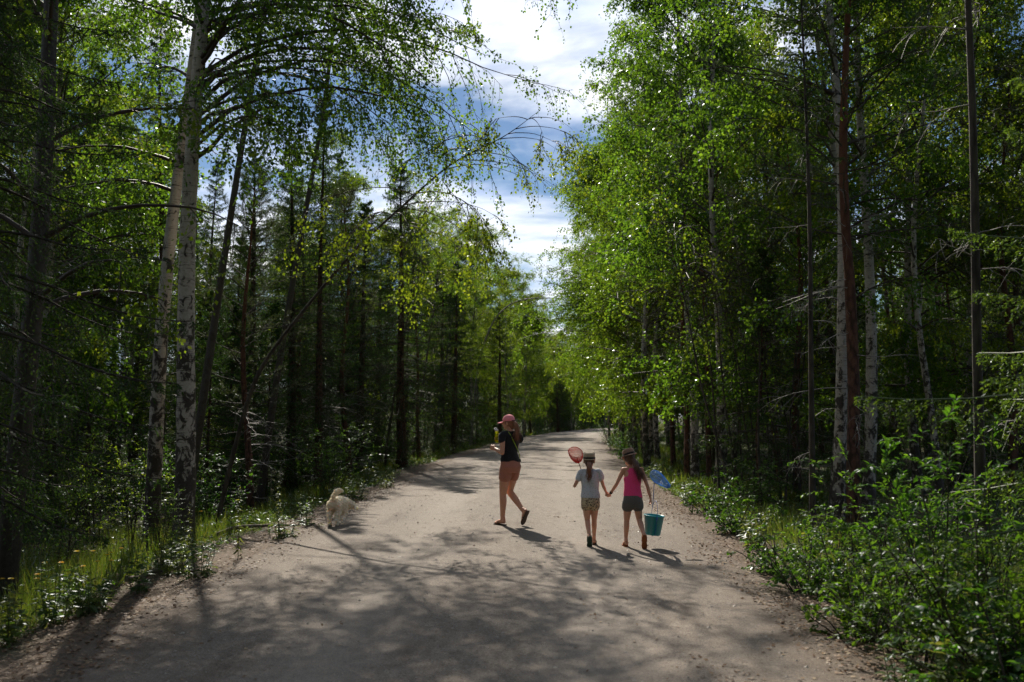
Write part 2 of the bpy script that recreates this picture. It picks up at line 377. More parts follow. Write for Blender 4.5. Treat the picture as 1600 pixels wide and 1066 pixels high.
def road_mat():
    m, N, L = new_mat('packed gravel'); t = N.new('ShaderNodeTexCoord'); ob = t.outputs['Object']
    at_ = N.new('ShaderNodeAttribute'); at_.attribute_name = 'edge'
    grit = tex(N, L, 'Voronoi', 95, ob); fine = tex(N, L, 'Noise', 240, ob, Detail=3); mid = tex(N, L, 'Noise', 7, ob, Detail=6, Roughness=.65)
    big = tex(N, L, 'Noise', 1, mapv(N, L, ob, (.9, .22, 1)), Detail=5)
    base = mixc(N, L, ramp(N, L, mid.outputs['Fac'], [(.3, 0), (.7, 1)]).outputs[0], (.165, .134, .107), (.285, .242, .200))
    base = mixc(N, L, ramp(N, L, big.outputs['Fac'], [(.35, 0), (.65, 1)]).outputs[0], base, (.165, .141, .118))
    gr = N.new('ShaderNodeSeparateColor'); L.new(grit.outputs['Color'], gr.inputs[0])
    base = mixc(N, L, ramp(N, L, gr.outputs[0], [(.72, 0), (1, .55)]).outputs[0], base, (.34, .30, .25))
    base = mixc(N, L, ramp(N, L, gr.outputs[1], [(.66, 0), (1, .6)]).outputs[0], base, (.035, .027, .021))
    n = N.new('ShaderNodeMath'); n.operation = 'MULTIPLY_ADD'; n.inputs[1].default_value = 1.7; n.inputs[2].default_value = -.85; L.new(mid.outputs['Fac'], n.inputs[0])
    n2 = N.new('ShaderNodeMath'); n2.operation = 'MULTIPLY_ADD'; n2.inputs[1].default_value = 1.1; L.new(big.outputs['Fac'], n2.inputs[0]); L.new(n.outputs[0], n2.inputs[2])
    e = N.new('ShaderNodeMath'); e.operation = 'ADD'; L.new(at_.outputs['Fac'], e.inputs[0]); L.new(n2.outputs[0], e.inputs[1])
    f = N.new('ShaderNodeMapRange'); f.inputs[1].default_value = -.25; f.inputs[2].default_value = .55; f.inputs[3].default_value = 0; f.inputs[4].default_value = .75
    L.new(e.outputs[0], f.inputs[0])
    trk = N.new('ShaderNodeMapRange'); trk.inputs[1].default_value = 0; trk.inputs[2].default_value = .65; trk.inputs[3].default_value = 1; trk.inputs[4].default_value = 0
    td = N.new('ShaderNodeMath'); td.operation = 'ADD'; td.inputs[1].default_value = 1.95; L.new(at_.outputs['Fac'], td.inputs[0])
    ta = N.new('ShaderNodeMath'); ta.operation = 'ABSOLUTE'; L.new(td.outputs[0], ta.inputs[0]); L.new(ta.outputs[0], trk.inputs[0])
    wn = tex(N, L, 'Noise', 1, mapv(N, L, ob, (2.2, .5, 1)), Detail=5, Roughness=.7)
    tm = N.new('ShaderNodeMath'); tm.operation = 'MULTIPLY'; L.new(trk.outputs[0], tm.inputs[0]); L.new(wn.outputs['Fac'], tm.inputs[1])
    base = mixc(N, L, tm.outputs[0], base, (.285, .25, .212))
    loose = ramp(N, L, wn.outputs['Fac'], [(.53, 0), (.70, .55)])
    base = mixc(N, L, loose.outputs[0], base, mixc(N, L, gr.outputs[2], (.038, .026, .018), (.105, .077, .055)))
    c = mixc(N, L, f.outputs[0], base, mixc(N, L, gr.outputs[2], (.05, .034, .023), (.13, .092, .066)))
    h = mixc(N, L, .5, grit.outputs['Distance'], mid.outputs['Fac'])
    h = mixc(N, L, .35, h, fine.outputs['Fac'])
    finish(N, L, c, .82, h, .9, .014, .14); return m
M['road'] = road_mat()
ry = np.concatenate([np.linspace(-22, 2, 40), np.linspace(2.15, 30, 180), np.geomspace(30.3, 420, 150)]); rs = np.linspace(-1, 1, 29)
S_, Y_ = np.meshgrid(rs, ry)
ew = hw(Y_) + .12 + wob(Y_ * 1.9, np.sign(S_) * 3, 2) * .16 + wob(Y_ * 6.1, np.sign(S_) * 5, 1) * .05
lat = S_ * ew; X_ = lat + cx(Y_)
Z_ = .035 * (1 - S_ ** 2) + .012 * wob(X_ * 2.2, Y_ * .9, 3) - .012 * np.exp(-((np.abs(lat) - 1.1) / .35) ** 2)
Z_ = np.where(np.abs(S_) > .99, terrain(X_, Y_) - .02, Z_); Z_ = np.where((np.abs(S_) > .9) & (np.abs(S_) <= .99), np.maximum(terrain(X_, Y_) + .008, Z_), Z_)
g = Geo(); g.add(np.stack([X_, Y_, Z_], -1), grid_faces(len(ry), len(rs)))
road = g.build('gravel_road', M['road'], kind='structure')
at_ = road.data.attributes.new('edge', 'FLOAT', 'POINT')
at_.data.foreach_set('value', (np.abs(lat) - hw(Y_)).astype(np.float32).ravel())
def roadz(x, y):
    s = (x - float(cx(y))) / (float(hw(y)) + .12)
    return .035 * (1 - s * s) + .012 * float(wob(x * 2.2, y * .9, 3)) - .012 * math.exp(-((abs(s * 3.1) - 1.1) / .35) ** 2)
# ---------------------------------------------------------------- tree makers
def wiggle(n, amp, rng, k=3):
    t = np.linspace(0, 1, n); o = np.zeros((n, 2))
    for i in range(1, k + 1):
        o += (np.sin(t[:, None] * math.pi * i * rng.uniform(.7, 1.4) + rng.uniform(0, 6.28, 2)) - np.sin(rng.uniform(0, 6.28, 2)) * 0) * amp / i
    return o - o[0]
def trunk_line(H, lean, rng, amp=.08, n=24):
    t = np.linspace(0, 1, n); w_ = wiggle(n, amp, rng)
    return np.stack([lean[0] * t + w_[:, 0], lean[1] * t + w_[:, 1], H * t], -1)
def line_at(P, t):
    f = np.clip(np.asarray(t), 0, .9999) * (len(P) - 1); i = f.astype(int); u = (f - i)[..., None]
    return P[i] * (1 - u) + P[i + 1] * u
def trunk_geo(P, r0, taper=.85, k=12, flare=.35, rng=None, rough=.04):
    n = len(P); t = np.linspace(0, 1, n)
    r = r0 * ((1 - t) ** taper * .96 + .04) * (1 + flare * np.exp(-t * np.linalg.norm(P[-1] - P[0]) / .28))
    P = P.copy(); P0 = P[:1] - np.array([[0, 0, .5]]); P = np.concatenate([P0, P]); r = np.concatenate([[r[0] * 1.15], r])
    g = Geo(); tubes(g, P, r, k)
    V = g.V[0]; c = np.repeat(P, k, 0); d = V - c
    f = 1 + rough * (np.sin(V[:, 2] * 9 + V[:, 0] * 31) + np.sin(V[:, 2] * 23 + V[:, 1] * 37 + 1) * .7 + np.sin(np.arctan2(d[:, 1], d[:, 0]) * 3 + V[:, 2] * 1.3))
    g.V[0] = c + d * f[:, None]
    return g
def grow(P0, D0, Ln, n, bend, rng, jit=.12):
    """batch of polylines from P0 (b,3) along D0 (b,3); bend (b,) is the total turn towards -Z (negative: up)"""
    b = len(P0); P = np.zeros((b, n, 3)); P[:, 0] = P0; D = norm(D0.copy()); st = np.asarray(Ln)[:, None] / (n - 1)
    for i in range(1, n):
        D = norm(D + np.stack([np.zeros(b), np.zeros(b), -np.broadcast_to(bend, (b,)) / (n - 1)], -1) + rng.normal(0, jit, (b, 3)) / math.sqrt(n))
        P[:, i] = P[:, i - 1] + D * st
    return P
def batch_at(P, t):
    """P (b,n,3), t (b,m) -> points and tangents (b,m,3)"""
    n = P.shape[1]; f = np.clip(t, 0, .999) * (n - 1); i = f.astype(int); u = (f - i)[..., None]; bi = np.arange(len(P))[:, None]
    A = P[bi, i]; B = P[bi, i + 1]
    return A * (1 - u) + B * u, norm(B - A)

def birch(seed, H=15, r0=.13, cb=.25, Lmax=3.2, lean=(0, 0), nb=52, ns=11, nt=6, nl=11, leaf=.062, bias=None, up=50, hang=1.0, amp=.12, trunkP=None, gap=.16, hero=False, tk=10, off=.012, pbend=None, tj=.55, limbs=None, clump=-.05, cs=2.2):
    rng = np.random.default_rng(seed)
    P = trunkP if trunkP is not None else trunk_line(H, lean, rng, amp, 48 if hero else 22)
    tg = trunk_geo(P, r0, k=18 if hero else tk, rng=rng)
    hb = cb + (1 - cb) * np.sort(rng.uniform(0, 1, nb)) ** .95
    A = line_at(P, hb * .985); rel = (hb - cb) / (1 - cb)
    prof = np.interp(rel, [0, .15, .45, .8, 1], [.72, .95, 1, .6, .25])
    azm = rng.uniform(0, 2 * math.pi, nb)
    Lb = Lmax * prof * rng.uniform(.75, 1.15, nb)
    if bias is not None:
        bd = math.atan2(bias[1], bias[0]); pull = rng.uniform(0, 1, nb) < bias[2]
        azm = np.where(pull, bd + rng.normal(0, .65, nb), azm)
        Lb *= 1 + (bias[3] - 1) * np.clip(np.cos(azm - bd), 0, 1) * np.interp(rel, [0, .5, .85, 1], [1, 1, .75, .2])
    el = R(up) * np.interp(rel, [0, 1], [.62, 1.25]) + rng.normal(0, .12, nb)
    D = np.stack([np.cos(azm) * np.cos(el), np.sin(azm) * np.cos(el), np.sin(el)], -1)
    B = grow(A, D, Lb, 9, .95 * hang if pbend is None else pbend, rng, .16)
    rb = (r0 * np.interp(hb, [0, 1], [.30, .10]) + .004)[:, None] * np.linspace(1, .14, 9)[None]
    if limbs is not None:
        LB = []
        for (ft, T_, sag) in limbs:
            a0 = line_at(P, np.array([ft]))[0]; u_ = np.linspace(0, 1, 9)[:, None]; T_ = np.array(T_, float)
            LB.append(a0 + (T_ - a0) * u_ + np.array([0, 0, sag]) * np.sin(math.pi * u_ ** .8) + np.cumsum(rng.normal(0, .035, (9, 3)), 0) * (u_ > 0))
        B = np.concatenate([B, np.array(LB)]); Lb = np.concatenate([Lb, np.linalg.norm(np.array(LB)[:, -1] - np.array(LB)[:, 0], axis=1)])
        rb = np.concatenate([rb, (r0 * .22 + .004) * np.linspace(1, .12, 9)[None].repeat(len(LB), 0)]); nb = len(B)
    # secondaries
    t = np.tile(np.linspace(.16, .98, ns), (nb, 1)) + rng.uniform(-.03, .03, (nb, ns))
    Q, T = batch_at(B, t)
    side = np.where(rng.uniform(0, 1, (nb, ns)) < .5, 1, -1)
    upv = np.zeros_like(T); upv[..., 2] = 1
    Ds = rot_about(T, upv, side * rng.uniform(.5, 1.2, (nb, ns))) + rng.normal(0, .25, T.shape)
    Ls = (Lb[:, None] * .42 * np.interp(t, [0, .2, 1], [.8, 1, .45]) * rng.uniform(.6, 1.2, t.shape) + .25)
    w3 = np.sin(Q[..., 0] * cs + seed) + np.sin(Q[..., 1] * cs * 1.13 + Q[..., 0] + seed * 2) + np.sin(Q[..., 2] * cs * .93 + Q[..., 1] * .7 + seed * 3)
    keep = (rng.uniform(0, 1, t.shape) > gap * .6) & (w3 / 3 + rng.uniform(-.16, .16, t.shape) > clump)
    S = grow(Q[keep], Ds[keep], Ls[keep], 6, .9 * hang, rng, .3)
    rs_ = np.linspace(.0085, .0032, 6)[None].repeat(len(S), 0)
    # hanging twigs
    m_ = len(S); t2 = np.tile(np.linspace(.15, 1, nt), (m_, 1)) + rng.uniform(-.06, .02, (m_, nt))
    Q2, T2 = batch_at(S, t2); Q2 = Q2.reshape(-1, 3); T2 = T2.reshape(-1, 3)
    D2 = norm(T2 * .8 + rng.normal(0, tj, T2.shape)); L2 = rng.uniform(.22, .62, len(Q2)) * (.7 + .5 * hang)
    Tw = grow(Q2, D2, L2, 4, 1.5 * hang, rng, .25)
    k2 = len(Tw); t3 = np.linspace(.12, 1, nl)[None] + rng.uniform(-.04, .04, (k2, nl))
    C, T3 = batch_at(Tw, t3); C = C.reshape(-1, 3); T3 = T3.reshape(-1, 3)
    dr = rng.normal(0, 1, C.shape); ax = norm(T3 * .5 + dr * .7 + np.array([[0, 0, -.55]]))
    C = C + norm(dr) * off * rng.uniform(.3, 1.6, (len(C), 1))
    nn = norm(rng.normal(0, 1, C.shape) + np.array([[0, 0, .5]]))
    sz = leaf * rng.uniform(.45, 1.3, len(C))
    if hero:
        bg_ = [None] * nb
        for i in range(nb):
            q = Geo(); tubes(q, B[i], rb[i], 7); bg_[i] = q
    else:
        bg_ = None
    cg = Geo()
    if not hero: tubes(cg, B, rb, 5)
    tubes(cg, S[:, ::1 if hero else 2] if hero else S[:, [0, 2, 5]], rs_ if hero else rs_[:, [0, 2, 5]], 3)
    if hero: tubes(cg, Tw[:, [0, 2, 3]], np.array([.0032, .002, .001])[None].repeat(k2, 0), 3)
    else: rhombs(cg, Tw[:, 0], Tw[:, 3] - Tw[:, 0], norm(rng.normal(0, 1, (k2, 3))), np.linalg.norm(Tw[:, 3] - Tw[:, 0], axis=1), .005, 0)
    rhombs(cg, C, ax, nn, sz, sz * .78, 1)
    return tg, bg_, cg

def needle_twigs(g, P, T, Ln, per, nlen, nwid, rng, m=1, flat=.5, rt=.003, mt=0):
    """twigs given by base P, direction T and length Ln, each clad in narrow needles"""
    b = len(P); Tw = grow(P, T, Ln, 3, .25, rng, .15)
    tubes(g, Tw, np.linspace(rt, rt * .5, 3)[None].repeat(b, 0), 3, mt)
    t = np.linspace(.04, 1, per)[None].repeat(b, 0)
    C, TT = batch_at(Tw, t); C = C.reshape(-1, 3); TT = TT.reshape(-1, 3)
    sd = rng.normal(0, 1, C.shape); sd[:, 2] = sd[:, 2] * (1 - flat) + .15
    ax = norm(TT * .75 + norm(sd) * .8)
    nn = norm(rng.normal(0, 1, C.shape) + np.array([[0, 0, .6]]))
    rhombs(g, C, ax, nn, nlen * rng.uniform(.7, 1.2, len(C)), nwid, m)

def spruce(seed, H=12, r0=.14, cb=.06, Lmax=2.6, lean=(0, 0), dz=.34, per_whorl=5, ntw=24, per=11, nlen=.055, nwid=.011, droop=.5, keep=1.0, dead=0.0, pw=.85, thin=0.0, amp=.05):
    rng = np.random.default_rng(seed)
    P = trunk_line(H, lean, rng, amp, 22); tg = trunk_geo(P, r0, .95, 9, rng=rng)
    hs = []
    z = max(cb * H, .4)
    while z < H * .985:
        q = per_whorl if z < H * .8 else per_whorl - 1
        for i in range(q): hs.append((z + rng.uniform(-.1, .1), i * 6.283 / q + rng.uniform(-.5, .5) + z * 2.1))
        z += dz * (1 - .45 * z / H) * rng.uniform(.8, 1.2)
    hs = np.array(hs); hs = hs[rng.uniform(0, 1, len(hs)) < keep]; hb = np.clip(hs[:, 0] / H, 0, .99); azm = hs[:, 1]; nb = len(hs)
    Lb = Lmax * (1 - hb) ** pw * rng.uniform(.7, 1.12, nb) + .12
    Lb *= np.interp(hb, [0, cb + .02, cb + .15], [.7, .75, 1])
    el = np.interp(hb, [0, .5, 1], [R(-14), R(4), R(42)]) + rng.normal(0, .08, nb)
    D = np.stack([np.cos(azm) * np.cos(el), np.sin(azm) * np.cos(el), np.sin(el)], -1)
    n = 7; B = np.zeros((nb, n, 3)); B[:, 0] = line_at(P, hb); Dc = D.copy()
    for i in range(1, n):
        Dc = norm(Dc + np.stack([np.zeros(nb)] * 2 + [np.full(nb, (-droop if i < 4 else droop * .9) / 6)], -1)); B[:, i] = B[:, i - 1] + Dc * (Lb / (n - 1))[:, None]
    cg = Geo(); tubes(cg, B, (.006 + .010 * Lb / Lmax)[:, None] * np.linspace(1.3, .3, n)[None], 4, 0)
    tt = np.linspace(.14, 1, ntw)[None].repeat(nb, 0) + rng.uniform(-.02, .02, (nb, ntw))
    Q, T = batch_at(B, tt); side = np.where(np.arange(ntw) % 2 == 0, 1, -1)[None].repeat(nb, 0)
    up_ = np.zeros_like(T); up_[..., 2] = 1
    Dt = rot_about(T, up_, side * rng.uniform(.6, 1.05, tt.shape)) + np.array([0, 0, -.42]) * rng.uniform(.2, 1.5, tt.shape)[..., None]
    Lt = np.clip((1.06 - tt) * Lb[:, None] * .42, .06, .75) * rng.uniform(.7, 1.15, tt.shape)
    km = rng.uniform(0, 1, tt.shape) > thin
    Q = Q[km]; Dt = Dt[km]; Lt = Lt[km]
    needle_twigs(cg, Q, Dt, Lt, per, nlen, nwid, rng)
    # hanging second-order twigs
    hang_ = np.stack([rng.normal(0, .35, len(Q)), rng.normal(0, .35, len(Q)), -np.ones(len(Q))], -1)
    mid = Q + norm(Dt) * (Lt * rng.uniform(.2, .8, len(Q)))[:, None]
    needle_twigs(cg, mid, hang_ * .8 + norm(Dt) * .5, Lt * .5 + .05, max(4, per // 2), nlen, nwid, rng)
    return tg, cg

def pine(seed, H=14, r0=.15, cb=.45, Lmax=2.4, lean=(0, 0), nb=46, ns=7, nt=5, per=26, nlen=.075, nwid=.0055, amp=.12, gap=.1, dead_from=.12, nd=22, deadL=1.4):
    rng = np.random.default_rng(seed)
    P = trunk_line(H, lean, rng, amp, 28); tg = trunk_geo(P, r0, .8, 12, rng=rng, rough=.06)
    hb = cb + (1 - cb) * np.linspace(0, .99, nb) + rng.uniform(-.01, .01, nb); azm = np.arange(nb) * 2.4 + rng.uniform(-.4, .4, nb)
    rel = (hb - cb) / (1 - cb); Lb = Lmax * np.interp(rel, [0, .2, .6, 1], [.85, 1, .75, .25]) * rng.uniform(.65, 1.15, nb)
    el = np.interp(rel, [0, 1], [R(5), R(50)]) + rng.normal(0, .15, nb)
    D = np.stack([np.cos(azm) * np.cos(el), np.sin(azm) * np.cos(el), np.sin(el)], -1)
    B = grow(line_at(P, hb), D, Lb, 7, -.25, rng, .25)
    cg = Geo(); tubes(cg, B, (r0 * .16)[None, None] * np.linspace(1, .2, 7)[None].repeat(nb, 0) if False else np.full((nb, 1), r0 * .15) * np.linspace(1, .2, 7)[None], 5, 0)
    t = np.linspace(.3, 1, ns)[None].repeat(nb, 0); Q, T = batch_at(B, t); upv = np.zeros_like(T); upv[..., 2] = 1
    sd = np.where(np.arange(ns) % 2 == 0, 1, -1)[None] * rng.uniform(.3, 1.0, t.shape)
    Ds = rot_about(T, upv, sd) + rng.normal(0, .25, T.shape); Ls = (Lb[:, None] * .32 * (1.25 - t) + .15) * rng.uniform(.7, 1.2, t.shape)
    kp = rng.uniform(0, 1, t.shape) > gap
    S = grow(Q[kp], Ds[kp], Ls[kp], 4, -.4, rng, .3); tubes(cg, S, np.linspace(.008, .004, 4)[None].repeat(len(S), 0), 3, 0)
    t2 = np.linspace(.35, 1, nt)[None].repeat(len(S), 0); Q2, T2 = batch_at(S, t2); Q2 = Q2.reshape(-1, 3); T2 = norm(T2.reshape(-1, 3) + rng.normal(0, .55, (len(Q2), 3)) + [0, 0, .3])
    needle_twigs(cg, Q2, T2, rng.uniform(.10, .22, len(Q2)), per, nlen, nwid, rng, 1, .1, .004)
    dg = dead_branches(P, rng, nd, dead_from, cb + .08, deadL) if nd else None
    return tg, cg, dg
def dead_branches(P, rng, nd, t0, t1, Lm, sub=5, r=.011):
    h = rng.uniform(t0, t1, nd); a = rng.uniform(0, 6.283, nd); el = rng.uniform(-.25, .45, nd)
    D = np.stack([np.cos(a) * np.cos(el), np.sin(a) * np.cos(el), np.sin(el)], -1); Ld = Lm * rng.uniform(.35, 1.1, nd)
    B = grow(line_at(P, h), D, Ld, 7, .25, rng, .3); g = Geo(); tubes(g, B, np.full((nd, 1), r) * np.linspace(1, .25, 7)[None], 4)
    t = rng.uniform(.25, .95, (nd, sub)); Q, T = batch_at(B, t)
    Ds = T * .8 + rng.normal(0, .6, T.shape); S = grow(Q.reshape(-1, 3), Ds.reshape(-1, 3), (Ld[:, None] * .38 * rng.uniform(.4, 1.1, t.shape)).ravel(), 5, .4, rng, .35)
    tubes(g, S, np.linspace(.0055, .002, 5)[None].repeat(len(S), 0), 3)
    t = rng.uniform(.3, .95, (len(S), 2)); Q, T = batch_at(S, t)
    S2 = grow(Q.reshape(-1, 3), (T + rng.normal(0, .7, T.shape)).reshape(-1, 3), rng.uniform(.08, .3, t.size), 4, .5, rng, .3)
    tubes(g, S2, np.full((len(S2), 4), .0018), 3)
    return g

def make_tree(name, label, cat, group, tg, cg, bark, leafm, loc, rz=0, extra=None, branches=None, twigm='twig'):
    t = empty(name, loc, rz); tag(t, label, cat, group)
    tg.build('trunk', M[bark], t)
    cg.build('crown', [M[twigm], M[leafm]], t, smooth=False)
    if branches:
        for b in branches: b.build('branch', M['twig'], t)
    if extra is not None: extra.build('dead_branches', M['dead_twig'], t, kind='stuff')
    return t
def plant_root(o, x, y, dz=-.05):
    o.location = (x, y, tz(x, y) + dz)
# ---------------------------------------------------------------- the trees
def X_at(px, Y): return at(px, 650, Y).x
HOLD = {}
def proto(key, label, cat, name, parts, bark, leafm, extra=None, twigm='twig'):
    t = make_tree(name, label, cat, None, parts[0], parts[1], bark, leafm, (0, 0, 0), 0, extra, None, twigm)
    HOLD[key] = [t, False]
def place(key, x, y, scale=1.0, rz=0.0, label=None, group=None, tilt=(0, 0), dz=-.06, zs=1.0):
    t, used = HOLD[key]
    o = t if not used else copy_tree(t)
    HOLD[key][1] = True
    o.location = (x, y, tz(x, y) + dz); o.rotation_euler = (tilt[0], tilt[1], rz); o.scale = (scale, scale, scale * zs)
    if label: o['label'] = label
    if group: o['group'] = group
    elif 'group' in o: del o['group']
    return o

b = birch(21, H=15.5, r0=.115, cb=.16, Lmax=3.3, nb=64, ns=14, nt=8, nl=15, leaf=.074, clump=-.08, off=.04, hang=.75, tj=.8)
proto('birch_full', 'birch', 'tree', 'birch_tree', (b[0], b[2]), 'birch_bark', 'birch_leaf')
b = birch(22, H=16.5, r0=.12, cb=.34, Lmax=2.9, nb=54, ns=13, nt=8, nl=15, leaf=.074, clump=-.08, off=.04, hang=.7, tj=.8)
proto('birch_high', 'birch', 'tree', 'birch_tree', (b[0], b[2]), 'birch_bark', 'birch_leaf')
b = birch(23, H=14, r0=.085, cb=.26, Lmax=2.4, nb=44, ns=9, nt=6, nl=13, leaf=.066, amp=.2, off=.05, hang=.8, tj=.8)
proto('birch_slim', 'birch', 'tree', 'birch_tree', (b[0], b[2]), 'birch_bark_rough', 'birch_leaf')
b = birch(24, H=13, r0=.10, cb=.20, Lmax=3.5, nb=68, ns=15, nt=8, nl=15, leaf=.072, clump=-.12, hang=.9, off=.04, tj=.75, bias=(-1, -.15, .5, 1.25))
proto('birch_edge', 'birch', 'tree', 'birch_tree', (b[0], b[2]), 'birch_bark', 'birch_leaf')
s = spruce(31, H=11.2, r0=.19, cb=.09, Lmax=3.0, ntw=21, per=10, nlen=.065, nwid=.015)
proto('spruce_wide', 'spruce', 'tree', 'spruce_tree', s, 'spruce_bark', 'spruce_needle', twigm='dark_bark')
s = spruce(32, H=14, r0=.15, cb=.16, Lmax=2.1, ntw=19, per=9, nlen=.065, nwid=.015, dz=.40)
sd = dead_branches(trunk_line(14, (0, 0), np.random.default_rng(32), .05, 22), np.random.default_rng(5), 26, .04, .24, 1.3)
proto('spruce_slim', 'spruce', 'tree', 'spruce_tree', s, 'spruce_bark', 'spruce_needle', sd, twigm='dark_bark')
p = pine(41, H=13.5, r0=.118, cb=.36, Lmax=2.5)
proto('pine_mid', 'pine', 'tree', 'pine_tree', p[:2], 'pine_bark', 'pine_needle', p[2], twigm='dark_bark')
p = pine(42, H=9.5, r0=.11, cb=.25, Lmax=2.3, nb=44, dead_from=.08, nd=24, deadL=1.6)
proto('pine_low', 'pine', 'tree', 'pine_tree', p[:2], 'pine_bark', 'pine_needle', p[2], twigm='dark_bark')

s = spruce(33, H=12, r0=.06, cb=.55, Lmax=1.3, ntw=12, per=11, nlen=.06, nwid=.012, dz=.45, keep=.8, amp=.13)
sd = dead_branches(trunk_line(12, (0, 0), np.random.default_rng(33), .13, 22), np.random.default_rng(6), 16, .10, .75, .7, r=.007)
proto('pole', 'spruce', 'tree', 'spruce_tree', s, 'dark_bark', 'spruce_needle', sd, twigm='dark_bark')
# --- twin birches on the left, limbs reaching over the road
rngh = np.random.default_rng(5)
b = birch(51, H=15, r0=.120, cb=.33, Lmax=2.6, nb=30, ns=13, nt=8, nl=16, leaf=.058, clump=-.1, off=.035, tj=.7, bias=(1, -.2, .35, 1.35), hero=True, trunkP=trunk_line(15, (.75, .1), rngh, .10, 48), up=45)
make_tree('birch_tree', 'slimmer left stem of the two mottled white birches left of the road', 'tree', 'pair of old birches by the left verge', b[0], b[2], 'birch_bark_rough', 'birch_leaf', (-5.35, 14.9, tz(-5.35, 14.9) - .05), branches=b[1])
b0_ = Vector((-4.78, 14.6, 0))
def tgt(px, py, Y): v = at(px, py, Y) - b0_; return (v.x, v.y, v.z)
LIMBS = [(.40, tgt(620, 70, 16), .5), (.36, tgt(505, 150, 15.2), .3), (.38, tgt(700, 150, 16.5), .7), (.44, tgt(820, 90, 17), .8), (.47, tgt(660, 10, 15.5), .5), (.50, tgt(770, 60, 18), .6),
         (.52, tgt(600, -110, 15), .4), (.55, tgt(740, -140, 16), .5), (.58, tgt(860, -90, 17.5), .6), (.42, tgt(540, 60, 14), .5), (.60, tgt(660, -280, 17), .4), (.63, tgt(800, -300, 15.5), .4), (.48, tgt(690, 110, 14.2), .8), (.41, tgt(620, 190, 17.5), .7), (.43, tgt(760, 190, 18.2), 1.0), (.46, tgt(560, 120, 18), .8), (.39, tgt(460, 200, 16), .5), (.56, tgt(900, -220, 16.5), .5)]
b = birch(52, H=16, r0=.152, cb=.45, Lmax=3.2, limbs=LIMBS, nb=20, ns=19, nt=9, nl=15, clump=-.07, cs=2.0, leaf=.056, off=.035, tj=.7, bias=(1, .05, .4, 1.2), hero=True, trunkP=trunk_line(16, (.95, -.1), rngh, .12, 48), up=50, pbend=.55)
make_tree('birch_tree', 'thicker right stem of the birch pair, its limbs reaching out over the road', 'tree', 'pair of old birches by the left verge', b[0], b[2], 'birch_bark_rough', 'birch_leaf', (-4.78, 14.6, tz(-4.78, 14.6) - .05), branches=b[1])
b = birch(53, H=14, r0=.135, cb=.24, Lmax=2.6, nb=30, ns=8, nt=5, nl=13, leaf=.064, off=.05, tj=.8, hero=True, trunkP=trunk_line(14, (.25, .2), rngh, .14, 48))
make_tree('birch_tree', 'thick dark barked birch at the far left edge behind the yellow flowers', 'tree', None, b[0], b[2], 'birch_bark_old', 'birch_leaf', (-5.75, 11.4, tz(-5.75, 11.4) - .05), branches=b[1])
# --- slender birch leaning across the sky gap
lp = np.array([at(330, 720, 17.6), at(392, 560, 17.4), at(440, 492, 17.3), at(508, 408, 17.2), at(560, 347, 17.1), at(634, 281, 17), at(705, 216, 16.9), at(789, 178, 16.8), at(845, 134, 16.7)])
base = lp[0].copy(); base[2] = 0; lp = lp - base; lp[0, 2] = -.3
u = np.linspace(0, len(lp) - 1, 40); lq = np.stack([np.interp(u, range(len(lp)), lp[:, i]) for i in range(3)], -1)
for _ in range(4): lq[1:-1] = (lq[:-2] + lq[1:-1] * 2 + lq[2:]) / 4
b = birch(54, H=10, r0=.040, cb=.56, Lmax=2.2, nb=20, ns=10, nt=7, nl=14, leaf=.056, clump=-.1, off=.03, tj=.7, hero=True, trunkP=lq, up=16, hang=1.1, gap=.3)
make_tree('birch_tree', 'slender birch leaning far out over the road against the sky', 'tree', None, b[0], b[2], 'dark_bark', 'birch_leaf', (base[0], base[1], tz(base[0], base[1])), branches=b[1])
# --- far bowed birch arching over the road
ap = np.array([at(735, 640, 62), at(745, 560, 61.5), at(770, 490, 61), at(800, 462, 60.5), at(840, 455, 60), at(885, 458, 59.5), at(905, 464, 59)])
base = ap[0].copy(); base[2] = 0; ap = ap - base; ap[0, 2] = -.2
u = np.linspace(0, len(ap) - 1, 30); aq = np.stack([np.interp(u, range(len(ap)), ap[:, i]) for i in range(3)], -1)
for _ in range(3): aq[1:-1] = (aq[:-2] + aq[1:-1] * 2 + aq[2:]) / 4
b = birch(55, H=10, r0=.07, cb=.5, Lmax=.9, nb=14, ns=5, nt=4, nl=7, leaf=.06, trunkP=aq, up=10, hang=1.3, gap=.5)
make_tree('birch_tree', 'thin bowed birch bending over the far road like an arch', 'tree', None, b[0], b[2], 'dead_twig', 'birch_leaf', (base[0], base[1], tz(base[0], base[1])))

# --- near spruces at the picture's edges
s = spruce(61, H=10, r0=.13, cb=.16, Lmax=2.6, ntw=24, per=15, nlen=.048, nwid=.013, dz=.5, per_whorl=6, droop=.8)
proto('spruce_near', 'spruce', 'tree', 'spruce_tree', s, 'spruce_bark', 'spruce_needle', twigm='dark_bark')
place('spruce_near', -5.05, 9.2, 1.0, .4, 'dark spruce with drooping boughs at the far left edge of the road')
place('spruce_near', -7.6, 12.4, 1.05, 2.4, 'dark spruce standing behind the far left birch')
place('spruce_near', -8.6, 15.6, 1.15, 4.4, 'dark spruce deeper in, left of the slim birch stem')
s = spruce(62, H=5.4, r0=.07, cb=.2, Lmax=2.9, ntw=40, per=21, nlen=.032, nwid=.0095, dz=.44, pw=.6, per_whorl=5, droop=.55)
proto('spruce_fresh', 'spruce', 'tree', 'spruce_tree', s, 'spruce_bark', 'fresh_needle', twigm='stem')
place('spruce_fresh', 4.75, 6.6, 1.0, 1.1, 'bright green young spruce whose boughs enter at the right edge', dz=-.3)

